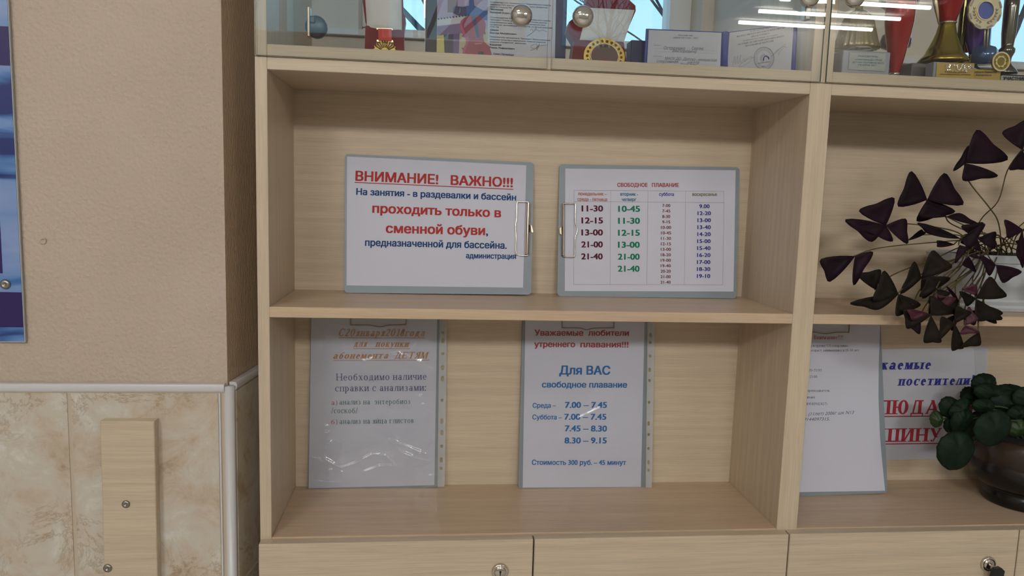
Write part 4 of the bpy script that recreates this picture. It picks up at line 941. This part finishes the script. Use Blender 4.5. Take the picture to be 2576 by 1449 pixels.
pline(PE, smoothpts([(1310, 635), (1340, 480), (1350, 600), (1385, 470), (1390, 590), (1430, 455), (1425, 570), (1480, 520), (1490, 560), (1540, 500), (1600, 490), (1560, 560), (1440, 635), (1410, 620), (1500, 540), (1640, 490)]), .5, 'pen', df, Z=ZD, off=.001)
pline(PE, smoothpts([(1860, 500), (1960, 400), (2000, 370), (1930, 450), (1900, 460), (2090, 300), (1980, 460), (2040, 340), (2110, 350)]), .45, 'pen', df, Z=ZD, off=.001)
nb = box('navy_box', (aty(1587, 130, .15).x, .15, FLR+.0003), (aty(1650, 130, .15).x, .18, aty(1600, 101, .15).z), NAVYC); tag(nb, 'small navy box half hidden behind the open blue diploma folder', 'box')
# cable behind
def tag_tube(*a, **k): return tube(*a, **k)

# ------------------------------------------------------------------ trophies
ZT = (4.83, 2050, 0)
def tp(x, y, Y): return aty(x/4.83+2050, y/4.83, Y)
def prof(pts, cx, Y):   # profile given in photo coordinates: (half width, y) around axis x=cx
    c = tp(cx, 500, Y); s = (tp(cx+100, 500, Y)-tp(cx, 500, Y)).length/100
    return Vector((c.x, Y, 0)), [(w*s, tp(cx, y, Y).z) for w, y in pts]
def tlathe(name, cx, Y, pts, m, parent, **k): c, p = prof(pts, cx, Y); p = [(r, max(z, FLR+.0003)) for r, z in p]; return lathe(name, c, p, m, parent, **k)
def tblock(name, x0, y0, x1, Y, dep, m, parent, zb=None):
    a = tp(x0, y0, Y); b = tp(x1, y0, Y); return box(name, (a.x, Y, FLR+.0004 if zb is None else zb), (b.x, Y+dep, a.z), m, parent, bev=.001)
# 1: fluted gold cup on grey marble with silver plaque
t1 = thing('trophy', 'trophy with fluted gold cup on grey marble block with silver plaque, leftmost', 'trophy', tp(620, 900, .05), 'trophies behind the right glass doors')
tblock('marble_base', 345, 605, 925, .03, .055, MARBLE, t1)
PT1 = Plane((.9, .0295, FLR), (1., .0295, FLR), (.9, .0295, .8))
PLQ = mat('engraved_silver_plaque', (.52, .56, .54), .3, .6); N, L, B = nodes(PLQ); _a = tex(PLQ, (1, 1, 3.0), sc=330, detail=2); bump(PLQ, _a.outputs[0], .8, .002)
slab('plaque', PT1, px4(PT1, [(402, 845), (848, 868), (860, 655), (420, 637)], ZT), .0008, PLQ, t1, .0009)
for s_, a, b, c_, d in (('ПОБЕДИТЕЛЬ', 520, 690, 760, 700), ('I СПАРТАКИАДЫ СРЕДИ', 480, 732, 810, 742), ('ДЕТСКИХ СПОРТИВНЫХ ШКОЛ', 450, 765, 830, 778), ('СЕЗОНА 2011', 520, 798, 740, 806)):
    line(PT1, s_, a, b, c_, d, 17, 'teal', t1, Z=ZT, off=.0012, bold=.01)
tlathe('bell', 505, .06, [(250, 598), (250, 575), (228, 520), (205, 430), (188, 350), (170, 270), (140, 200), (90, 150), (40, 120), (35, 60), (35, -60)], mat('fluted_gold', (.34, .29, .14), .3, .85), t1, n=96, flute=24, amp=.035)
tlathe('silver_ring', 545, .052, [(130, 604), (132, 590), (132, 572), (118, 566)], CHROME2, t1)
tlathe('cup', 505, .06, [(35, -60), (60, -100), (180, -180), (260, -330), (270, -480), (255, -480), (240, -330), (0, -110)], mat('fluted_gold'), t1)
# 2: red vase trophy
t2 = thing('trophy', 'trophy with tall slender red flute beside the fluted gold cup', 'trophy', tp(1005, 900, .07), 'trophies behind the right glass doors')
tlathe('foot', 1005, .07, [(60, 915), (62, 905), (60, 893), (50, 888)], CHROME2, t2)
tlathe('red_flute', 1005, .07, [(48, 895), (58, 860), (85, 720), (105, 600), (135, 430), (155, 280), (160, 100), (150, -150), (140, -150)], REDG, t2, n=40)
# dark bowl behind
t2b = thing('trophy', 'trophy with silver bowl and dark round stem, behind the red flute', 'trophy', tp(985, 900, .13), 'trophies behind the right glass doors')
tlathe('stem', 985, .13, [(110, 905), (100, 890), (40, 860), (30, 700), (60, 620), (150, 580), (168, 500), (150, 430), (80, 380), (40, 250), (60, 160), (130, 120), (200, 60), (225, -40), (225, -200), (215, -200)], mat('smoky_chrome', (.22, .17, .17), .12, 1.), t2b, n=40)
# 3: gold bell with red cup
t3 = thing('trophy', 'trophy with gold bell foot and red cup above a gold plaque', 'trophy', tp(1580, 900, .08), 'trophies behind the right glass doors')
box('marble_base', (tp(1180, 800, .06).x, .06, FLR+.0004), (tp(1800, 800, .06).x, .13, tp(1400, 775, .06).z), mat('dark_marble', (.12, .11, .10), .25), t3, bev=.001)
tlathe('bell', 1590, .085, [(262, 775), (268, 750), (235, 700), (200, 660), (178, 600), (160, 560), (130, 480), (105, 400), (90, 320), (84, 285)], GOLD, t3, n=48, flute=5, amp=.03)
tlathe('collar', 1590, .085, [(84, 290), (92, 284), (92, 272), (84, 268)], CHROME2, t3)
tlathe('red_cup', 1590, .085, [(84, 272), (100, 200), (130, 90), (150, 0), (165, -100), (175, -220), (165, -220)], REDG, t3, n=40)
w = []
for (x, y) in ((1455, -60), (1465, 40), (1485, 150), (1505, 300)): q = tp(x, y, .075); w.append(q)
tube('gold_fin', w, [.004, .004, .003, .001], GOLD2, t3, 6)
# gold plaque cards
c1 = thing('name_plate', 'gold name plate on grey block below the gold bell trophy', 'name plate', tp(1700, 940, .03), 'gold name plates behind the right glass doors')
tblock('block', 1450, 748, 1935, .03, .02, MARBLE, c1)
PT2 = Plane((1.2, .0295, FLR), (1.3, .0295, FLR), (1.2, .0295, .8))
GP = mat('gold_card', (.45, .31, .08), .4, .4)
slab('plate', PT2, flr4(px4(PT2, [(1468, 935), (1925, 945), (1935, 770), (1478, 765)], ZT)), .0008, GP, c1, .0009)
PLR = mat('crazed_silver_lettering', (.8, .78, .72), .2, .9); _a = None
V, Fc = [], []; random.seed(5)
for k in range(150):
    x = 1560+random.random()*360; y = 780+random.random()*90
    if ((x-1740)/190)**2+((y-825)/50)**2 > 1: continue
    a = PT2.uv(x/4.83+2050, y/4.83); i = len(V)
    for (dx_, dy) in ((-.0011, -.0004), (.0002, -.001), (.0012, .0004), (-.0002, .0011)): V.append(PT2.pt(a[0]+dx_*random.uniform(.6, 1.3), a[1]+dy*random.uniform(.6, 1.3), .0015+random.random()*.0004))
    Fc.append((i, i+1, i+2, i+3))
fl = flat('foil_letters', V, Fc, PLR, c1); fl['kind'] = 'stuff'
line(PT2, 'Учебному центру', 1570, 885, 1830, 888, 18, 'black', c1, Z=ZT, off=.0012, bold=.01); line(PT2, '«Республиканского значения»', 1515, 912, 1890, 918, 18, 'black', c1, Z=ZT, off=.0012, bold=.01)
c2 = thing('name_plate', 'gold name plate partly hidden, beside the small round gold medallion', 'name plate', tp(2100, 940, .05), 'gold name plates behind the right glass doors')
tblock('block', 1935, 838, 2268, .045, .015, GP, c2)
PT3 = Plane((1.2, .0445, FLR), (1.3, .0445, FLR), (1.2, .0445, .8))
line(PT3, 'кубка по Первенству', 1940, 885, 2208, 890, 24, 'black', c2, Z=ZT, off=.0006, bold=.01); line(PT3, 'Хабаровска', 1950, 920, 2140, 924, 24, 'slate', c2, Z=ZT, off=.0006, bold=.01)
# violet trophy with wreath medallion
t4 = thing('trophy', 'trophy with red and violet flutes carrying a large pale gold wreath medallion', 'trophy', tp(1930, 900, .11), 'trophies behind the right glass doors')
tlathe('foot', 1930, .11, [(120, 910), (120, 860), (70, 820), (40, 760), (38, 690), (42, 668)], CHROME2, t4)
tlathe('violet_flute', 1940, .11, [(42, 668), (62, 600), (95, 480), (108, 350), (116, 150), (120, -150), (112, -150)], VIOLG, t4, n=40)
tlathe('red_flute', 1850, .13, [(20, 640), (32, 520), (40, 300), (44, 0), (46, -150)], REDG, t4, n=30)
tlathe('green_column', 1775, .12, [(46, 780), (44, 400), (42, 0), (42, -150)], mat('dark_gilt', (.14, .13, .05), .15, 1.), t4, n=24)
PM = Plane((1.2, .07, FLR), (1.3, .07, FLR), (1.2, .07, .8))
cm = Vector(PM.uv(2072/4.83+2050, 128/4.83)); rm = .0285
V, Fc = [], []
def annulus(P, c, r0, r1, th, off, n=48, notch=0):
    V, Fc = [], []
    for k in range(n):
        a = 2*math.pi*k/n; rr = r1*(1-(notch if k % 6 in (0, 1) else 0))
        for r, o_ in ((r0, off-th), (r0, off), (rr, off), (rr, off-th)): V.append(P.pt(c[0]+r*math.cos(a), c[1]+r*math.sin(a), o_))
    for k in range(n):
        j = (k+1) % n
        for s in range(4): Fc.append((4*k+s, 4*k+(s+1) % 4, 4*j+(s+1) % 4, 4*j+s))
    return V, Fc
mdl = mesh('medallion', *annulus(PM, cm, .0135, rm, .003, .0, notch=.04), mat('cream_gold', (.68, .60, .40), .4, .35), t4)
slab('medallion_centre', PM, ell(cm, .0136, .0136, vmin=-1), .001, mat('blue_centre', (.10, .14, .42), .3), mdl, -.0015)
mesh('medallion_rim', *annulus(PM, cm, .0133, .0148, .002, .0014), GOLD2, mdl)
for k in range(8):
    a = 2*math.pi*(k+.5)/8; t_ = Vector((math.cos(a), math.sin(a))); n_ = Vector((-t_.y, t_.x)); q = cm+t_*.0258
    slab('medallion_bar', PM, [tuple(q+n_*.005+t_*.0013), tuple(q-n_*.005+t_*.0013), tuple(q-n_*.005-t_*.0013), tuple(q+n_*.005-t_*.0013)], .001, SCREW, mdl, .0008)
for sgn in (-1, 1):
    for k in range(6):
        a = math.radians(-90+sgn*(14+k*15)); q = cm+Vector((math.cos(a), math.sin(a)))*.0190; e = a+sgn*math.pi/2
        for dl in (-.4, .4):
            d_ = Vector((math.cos(e+dl), math.sin(e+dl)))*.0052; w_ = Vector((-d_.y, d_.x))*.22
            slab('wreath_leaf', PM, [tuple(q), tuple(q+d_*.5+w_), tuple(q+d_), tuple(q+d_*.5-w_)], .0006, BRONZE, mdl, .0006)
for x0, x1 in ((2072, 2056), (2112, 2090)): tube('thin_rod', [tp(x0, 250, .075), tp(x1, 580, .075)], .0011, GOLD2, t4, 6)
tlathe('glass_block', 2080, .10, [(160, 780), (160, 600), (60, 560), (50, 300)], mat('blue_smoked_acrylic', (.10, .16, .30), .1, .3), t4, n=4)
# chrome column trophy
t5 = thing('trophy', 'trophy with dark chrome column and small round gold medallion at its base', 'trophy', tp(2350, 900, .09), 'trophies behind the right glass doors')
tlathe('column', 2345, .09, [(125, 910), (130, 890), (110, 850), (70, 800), (50, 760), (55, 700), (80, 640), (82, 600), (60, 575), (62, 540), (72, 400), (76, 100), (78, -150)], mat('dark_chrome', (.20, .19, .16), .13, 1.), t5, n=40)
c_ = PM.uv(2258/4.83+2050, 748/4.83)
PM2 = Plane((1.2, .04, FLR), (1.3, .04, FLR), (1.2, .04, .8)); c_ = PM2.uv(2258/4.83+2050, 748/4.83)
slab('small_medallion', PM2, ell(c_, .0140, .0148, vmin=-1), .003, GOLD, t5, 0)
mesh('medallion_rim', *annulus(PM2, c_, .0125, .0148, .002, .0014), GOLD2, t5)
mesh('medallion_wreath', *annulus(PM2, c_, .0065, .0088, .001, .0008, notch=.15), GOLD2, t5)
tube('medallion_arm', [tp(2100, 755, .055), tp(2180, 750, .045)], .0011, GOLD2, t5, 6)
box('plinth', (tp(2275, 900, .06).x, .06, FLR+.0003), (tp(2700, 900, .06).x, .13, tp(2400, 905, .06).z), mat('navy_plinth', (.01, .015, .05), .2), t5, bev=.001)
c3 = thing('name_plate', 'pale name plate with black capitals at the right edge of the glass cabinet', 'name plate', tp(2450, 940, .04), 'gold name plates behind the right glass doors')
tblock('card', 2270, 915, 2720, .045, .004, mat('pale_card', (.42, .42, .36), .5), c3)
line(PT3, 'УЧАСТНИК', 2282, 972, 2560, 978, 40, 'black', c3, Z=ZT, off=.0008, bold=.05)

# ================================================================== PLANTS
ZL = (2.415, 2050, 280)
def lp(x, y, Y): return aty(x/2.415+2050, y/2.415+280, Y)
pc = Vector((1.215, .108, MS))
pt = thing('planter', 'oblong grey-white planter with ridged foot on the right middle shelf', 'planter', pc)
def oval(name, prof_, m, parent, n=48, sx=1., sy=.5):
    V, Fc = [], []
    for (r, h) in prof_:
        for k in range(n):
            a = 2*math.pi*k/n; c, s = math.cos(a), math.sin(a); e = .6; V.append(pc+Vector((r*sx*abs(c)**e*(1 if c > 0 else -1), r*sy*abs(s)**e*(1 if s > 0 else -1), h)))
    for i in range(len(prof_)-1):
        for k in range(n): Fc.append((i*n+k, i*n+(k+1) % n, (i+1)*n+(k+1) % n, (i+1)*n+k))
    Fc += [tuple(range(n)), tuple((len(prof_)-1)*n+k for k in range(n))]
    return mesh(name, V, Fc, m, parent, False)
zr = .0925
oval('pot_body', [(.118, .0005), (.122, .006), (.119, .010), (.123, .016), (.120, .020), (.128, .055), (.134, zr-.014), (.143, zr-.012), (.145, zr-.002), (.142, zr), (.134, zr), (.132, zr-.006)], POTW, pt, sy=.48)
oval('soil', [(.130, zr-.012), (.128, zr-.004), (.08, zr-.001)], SOIL, pt, sy=.46)
ox = thing('oxalis_plant', 'purple-leaved shamrock plant spilling out of the grey-white planter', 'plant', pc+Vector((0, 0, zr)))
random.seed(11)
def leaflet(parent, H, A, B, Y, m, bulge=.45, notch=.30, fold=.004):
    h = lp(*H, Y); a = lp(*A, Y+random.uniform(-.006, .004)); b = lp(*B, Y+random.uniform(-.006, .004))
    ctr = (a+b)/2; out = (ctr-h); nrm = Vector((0, -1, 0)); pts = [h]
    def bez(p, q, side, n=5):
        mid = (p+q)/2; d = (q-p); perp = d.cross(nrm).normalized()*side; c = mid+perp*d.length*.10
        return [(p*(1-t)**2+c*2*t*(1-t)+q*t*t) for t in [k/n for k in range(1, n+1)]]
    sgn = 1 if (a-h).cross(nrm).dot(b-h) < 0 else -1
    e1 = bez(h, a, sgn*.9); tipc = ctr+out*bulge*.35
    e2 = bez(a, tipc-out*notch*.6, sgn*1.3, 5); e3 = bez(tipc-out*notch*.6, b, sgn*1.3, 5); e4 = bez(b, h, sgn*.9)
    ol = [h]+e1+e2+e3+e4[:-1]
    ol = [h+(p-h)*1.10 for p in ol]
    for _ in range(1):
        n_ = len(ol); ol = [ol[0]]+[ol[k]*.5+(ol[k-1]+ol[(k+1) % n_])*.25 for k in range(1, n_)]
    mid = (h+ctr)/2+nrm*(-fold)
    V = []; n = len(ol)
    for p in ol:
        V.append(p)
    for k, p in enumerate(ol): V.append(p.lerp(mid, .5)+nrm*(-.4*fold))
    V.append(mid); mi_ = 2*n
    Fc = [(k, (k+1) % n, n+(k+1) % n, n+k) for k in range(n)]+[(n+k, n+(k+1) % n, mi_) for k in range(n)]
    V2 = V+[v-nrm*.0006 for v in V]; N_ = len(V); Fc2 = Fc+[tuple(i+N_ for i in f[::-1]) for f in Fc]+[(k, N_+k, N_+(k+1) % n, (k+1) % n) for k in range(n)]
    return mesh('leaflet', V2, Fc2, m, parent, True)
base = (1085, 800)
P_, G_, M_ = LEAFP, LEAFG, LEAFM
leaves = [
 ((915, 315), .03, P_, [((975, 118), (1165, 300)), ((938, 208), (842, 365)), ((895, 415), (1110, 385))]),
 ((683, 538), .04, P_, [((595, 366), (513, 582)), ((778, 378), (893, 572)), ((615, 662), (852, 602))]),
 ((432, 694), .02, P_, [((487, 533), (270, 612)), ((193, 655), (355, 792)), ((545, 650), (555, 805)), ((262, 700), (478, 788))]),
 ((245, 880), .00, P_, [((45, 895), (100, 1032)), ((352, 850), (232, 1055))]),
 ((508, 1112), -.03, G_, [((430, 970), (360, 1158)), ((400, 1200), (225, 1160)), ((490, 1238), (642, 1168))]),
 ((370, 1085), -.005, G_, [((260, 1000), (405, 970))]),
 ((648, 1015), -.02, G_, [((610, 912), (525, 1112)), ((705, 852), (828, 955)), ((820, 1008), (650, 1135))]),
 ((800, 640), .02, P_, [((872, 618), (990, 690)), ((690, 560), (640, 640))]),
 ((890, 775), .01, P_, [((640, 680), (700, 745)), ((1030, 682), (935, 840))]),
 ((988, 775), .015, P_, [((890, 705), (1028, 682)), ((1092, 730), (1085, 836)), ((885, 790), (1010, 845))]),
 ((570, 785), .03, P_, [((640, 722), (668, 745))]),
 ((850, 810), .02, P_, [((750, 785), (752, 825))]),
 ((880, 812), .0, P_, [((850, 920), (930, 830))]),
 ((935, 880), -.01, P_, [((895, 925), (980, 972)), ((965, 865), (1020, 900))]),
 ((1100, 932), -.03, P_, [((1008, 872), (1065, 1000)), ((1252, 968), (1135, 1038))]),
 ((980, 1138), -.04, G_, [((885, 1092), (930, 1185)), ((1055, 1008), (1158, 1130)), ((1138, 1252), (975, 1262))]),
 ((985, 1120), -.036, M_, [((895, 1082), (985, 1055))]),
 ((1000, 1250), -.03, G_, [((1100, 1292), (1050, 1180))]),
 ((706, 1240), -.045, G_, [((550, 1195), (572, 1322)), ((705, 1132), (860, 1225)), ((660, 1392), (770, 1390))]),
 ((690, 1228), -.048, M_, [((570, 1205), (600, 1268))]),
 ((800, 1190), -.040, M_, [((725, 1120), (860, 1140))]),
 ((850, 1290), -.045, G_, [((858, 1190), (950, 1230)), ((830, 1442), (905, 1425)), ((775, 1245), (760, 1388))]),
 ((915, 1300), -.047, M_, [((880, 1350), (1003, 1340)), ((930, 1190), (990, 1270))]),
 ((1000, 1340), -.045, G_, [((890, 1425), (1010, 1415))]),
 ((860, 1120), -.02, P_, [((800, 1060), (880, 1180))]),
 ((740, 1080), -.035, G_, [((640, 1130), (700, 1000)), ((820, 1100), (760, 1150))]),
 ((600, 1180), -.03, G_, [((520, 1110), (560, 1240))]),
 ((880, 1230), -.04, P_, [((960, 1300), (1000, 1210)), ((800, 1260), (840, 1330))]),
 ((760, 1150), -.03, G_, [((700, 1240), (700, 1120)), ((850, 1240), (860, 1150))]),
 ((640, 1250), -.035, P_, [((560, 1290), (640, 1350))]),
 ((1040, 1180), -.035, G_, [((1060, 1270), (1140, 1220))]),
 ((1560, 380), .03, P_, [((1480, 260), (1600, 230)), ((1680, 330), (1660, 470)), ((1460, 440), (1560, 510))]),
 ((1700, 600), .02, P_, [((1620, 520), (1730, 480)), ((1810, 590), (1790, 700)), ((1600, 680), (1700, 720))]),
 ((1650, 960), -.02, G_, [((1560, 900), (1600, 1050)), ((1740, 890), (1760, 1010))]),
 ((1440, 1010), -.03, G_, [((1350, 940), (1360, 1070)), ((1530, 960), (1520, 1090))]),
 ((1262, 235), .02, P_, [((1140, 140), (1300, 60)), ((1182, 345), (1290, 342)), ((1380, 180), (1360, 300))]),
 ((1262, 720), .0, P_, [((1160, 658), (1180, 772)), ((1225, 850), (1268, 940)), ((1350, 660), (1380, 770))]),
 ((1215, 790), .02, P_, [((1300, 770), (1290, 850))]),
]
for hub, Y, m_, ls in leaves:
    h = lp(*hub, Y); b0 = lp(base[0]+random.uniform(-45, 120), base[1], .09); b0.z = MS+zr-.004; b0.y = random.uniform(.085, .13); b0.x = pc.x-.07+random.uniform(-.012, .05)
    up = max(0, (h.z-b0.z)); midp = b0.lerp(h, .5)+Vector((0, -.01, .022 if h.z < b0.z+.05 else .006)); q1_ = b0.lerp(h, .2)+Vector((0, -.004, .024)); q3 = b0.lerp(h, .82)+Vector((0, .009, .012 if h.z < b0.z+.05 else 0))
    path = smoothpts([tuple(b0), tuple(q1_), tuple(midp), tuple(q3), tuple(h+Vector((0, .0025, 0)))], 5)
    st = tube('stem', path, .0010, STEM, ox, 6)
    for A, B_ in ls: leaflet(st, hub, A, B_, Y, m_)

# African violet in brown-black bowl
ZV = (3.45, 2300, 880)
def vp(x, y, Y): return aty(x/3.45+2300, y/3.45+880, Y)
bw = Vector((1.262, .090, .0))
bp_ = thing('plant_bowl', 'glossy dark brown and black bowl pot on a foot, lower right', 'plant pot', bw)
cL = vp(560, 960, bw.y).x; Rw = bw.x-cL
lathe('bowl', bw, [(Rw-.030, .0005), (Rw-.027, .004), (Rw-.027, .022), (Rw-.030, .025), (Rw-.018, .032), (Rw-.007, .043), (Rw-.001, .056), (Rw, .066), (Rw-.003, .074), (Rw-.004, .078), (Rw-.001, .086), (Rw-.002, .106), (Rw-.006, .117), (Rw-.011, .120), (Rw-.015, .117), (Rw-.016, .105)], POTB, bp_, n=64)
lathe('soil', bw, [(Rw-.016, .100), (Rw-.016, .108), (.04, .112), (0, .113)], SOIL, bp_, n=40)
vi = thing('violet_plant', 'dark green round-leaved violet growing in the glossy brown bowl', 'plant', bw+Vector((0, 0, .112)))
def vleaf(cx, cy, rx, ry, rot, Y, m, tilt=(0, 0)):
    c = vp(cx, cy, Y); sc = (vp(cx+100, cy, Y)-c).length/100; n, rg = 36, 8; V = []; ca, sa = math.cos(rot), math.sin(rot)
    for j in range(rg+1):
        f = j/rg
        for k in range(n):
            a = 2*math.pi*k/n; hr = 1-.09*max(0, math.cos(a-math.pi/2))**6+.10*max(0, math.cos(a+math.pi/2))**8
            wv = .008*math.sin(13*a)*f*f*f; x = rx*sc*f*(hr+wv)*math.cos(a); z = ry*sc*f*(hr+wv)*math.sin(a)
            tx, tz = f*math.cos(a), f*math.sin(a); y = .010*f*f+.0045*math.exp(-(tx/.16)**2)*(f**.5)+.0011*math.cos(11*tz-9*abs(tx))*f
            X, Z_ = x*ca-z*sa, x*sa+z*ca; V.append(c+Vector((X, y+tilt[0]*X+tilt[1]*Z_, Z_)))
    Fc = [(j*n+k, j*n+(k+1) % n, (j+1)*n+(k+1) % n, (j+1)*n+k) for j in range(rg) for k in range(n)]
    V2 = V+[v+Vector((0, .0012, 0)) for v in V]; N_ = len(V); lo = rg*n
    Fc2 = Fc+[tuple(i+N_ for i in f[::-1]) for f in Fc]+[(lo+k, N_+lo+k, N_+lo+(k+1) % n, lo+(k+1) % n) for k in range(n)]
    h = c+Vector((-sa*ry*sc*.95, -.002, ca*ry*sc*.75)) if ry > rx*.8 else c
    st_ = tube('leaf_stalk', smoothpts([tuple(bw+Vector((random.uniform(-.02, .02), random.uniform(-.01, .02), .11))), tuple((bw+Vector((0, 0, .14))).lerp(c, .5)+Vector((0, 0, .01))), tuple(c+Vector((0, .006, 0)))], 5), .0016, mat('green_stalk', (.03, .06, .02), .6), vi, 6)
    me = mesh('leaf', V2, Fc2, m, st_, True)
    for k in (-2, -1, 0, 1, 2):
        a = -math.pi/2+k*.42; p0 = V[(int(round((math.pi/2)/(2*math.pi)*n)))+n]; e = V[(rg-1)*n+int(round((a % (2*math.pi))/(2*math.pi)*n)) % n]
for a in ((700, 500, 130, 110, .3, .12, VLEAF), (870, 370, 130, 60, -.1, .13, VLEAF), (640, 300, 110, 85, 0, .10, VLEAF), (560, 400, 130, 70, .5, .11, VLEAF), (505, 410, 70, 80, .4, .13, VLEAF), (700, 380, 150, 75, -.15, .075, VLEAF), (860, 470, 180, 110, .1, .07, VLEAF),
    (225, 615, 55, 75, .3, .08, VLEAF2), (350, 510, 105, 85, -.5, .07, VLEAF), (350, 660, 60, 70, 0, .075, VLEAF), (450, 620, 95, 110, -.35, .055, VLEAF), (520, 680, 75, 100, .1, .06, VLEAF), (640, 500, 100, 62, -.1, .045, VLEAF), (930, 690, 80, 80, .2, .05, VLEAF2),
    (720, 690, 165, 150, .25, .02, VLEAF), (395, 885, 165, 165, .05, .035, VLEAF), (930, 560, 90, 60, .1, .05, VLEAF), (1010, 430, 120, 100, 0, .06, VLEAF), (1120, 560, 140, 120, 0, .05, VLEAF), (600, 620, 90, 80, .2, .07, VLEAF), (430, 520, 100, 70, .6, .06, VLEAF)):
    vleaf(*a)

# ================================================================== trees outside
def tree(name, base, h, seed, label, lean=0., r0=.07, depth=6):
    random.seed(seed); parts = []
    def br(p, d, L_, r, k):
        pts = [p]; q = p; dd = d
        for i in range(3): dd = (dd+Vector((random.uniform(-.16, .16), random.uniform(-.16, .16), random.uniform(-.06, .12)))).normalized(); q = q+dd*L_/3; pts.append(q)
        parts.append(tube_geo(pts, [r, r*.88, r*.78, r*.66], 5, False))
        if k == 0: return
        for j in range(2 if k < depth-1 else 3):
            a = random.uniform(.35, .8); ax_ = Vector((random.uniform(-1, 1), random.uniform(-1, 1), random.uniform(-.3, .3))).normalized()
            nd = (dd+ax_*a*1.1+Vector((0, 0, .05))).normalized(); br(pts[-1 if j else random.choice((-1, -2))], nd, L_*random.uniform(.62, .85), r*.62, k-1)
    br(Vector(base), Vector((lean, 0, 1)).normalized(), h*.36, r0, depth)
    V, Fc = join_geo(parts); o = mesh(name, V, Fc, BARK, None, True); return tag(o, label, 'tree', 'bare trees outside the windows')
tree('bare_tree', (1.05, 6.0, -1.2), 5.2, 4, 'bare tree seen through the window left of the violin certificate', .02, .09, 7)
tree('bare_tree', (4.6, 14.0, -3.4), 5.4, 8, 'low bare bush behind the window beside the blue diploma folder', 0, .05, 7)
tree('bare_tree', (3.7, 5.0, -1.6), 4.8, 15, 'bare tree seen through the rightmost window behind the trophies', 0, .08, 7)
tree('bare_tree', (9.5, 8.0, -1.0), 4.8, 21, 'bare tree at the far right behind the chrome column trophy', -.1, .08, 7)
tree('bare_tree', (-.3, -8.5, -.5), 5.4, 33, 'bare tree outside the windows opposite the glass cabinet', .05, .09, 7)
tree('bare_tree', (4.2, -12.5, -.5), 5.4, 39, 'second bare tree outside the windows opposite the cabinet', .0, .09, 7)

# ================================================================== lamps that mirror in the glass
cl_ = thing('ceiling_lamp', 'long fluorescent lamp fitting mirrored as white stripes in the glass doors', 'lamp', (3.25, -4.7, 2.0))
box('housing', (2.55, -5.10, 1.985), (3.9, -4.20, 2.02), CEILM, cl_, bev=.003)
for y in (-4.28, -4.64, -5.02): tube('tube', [(2.66, y, 1.955), (3.80, y, 1.955)], .014, TUBE, cl_, 10)
for x in (2.7, 3.75): tube('hanger', [(x, -4.65, 2.0), (x, -4.65, 2.4)], .006, SCREW, cl_, 6)
GR = dict(clipboard='grey clipboards standing on the open shelves', notice_sheet='printed notices clipped to the clipboards', plastic_sleeve='clear plastic sleeves on the lower shelf', medal_case='open red velvet medal cases', medal='gold medals in the red cases', folder='open folders in the glass cabinet')
for o in list(COL.objects):
    k = o.name.split('.')[0]
    if o.parent is None and k in GR and 'group' not in o: o['group'] = GR[k]
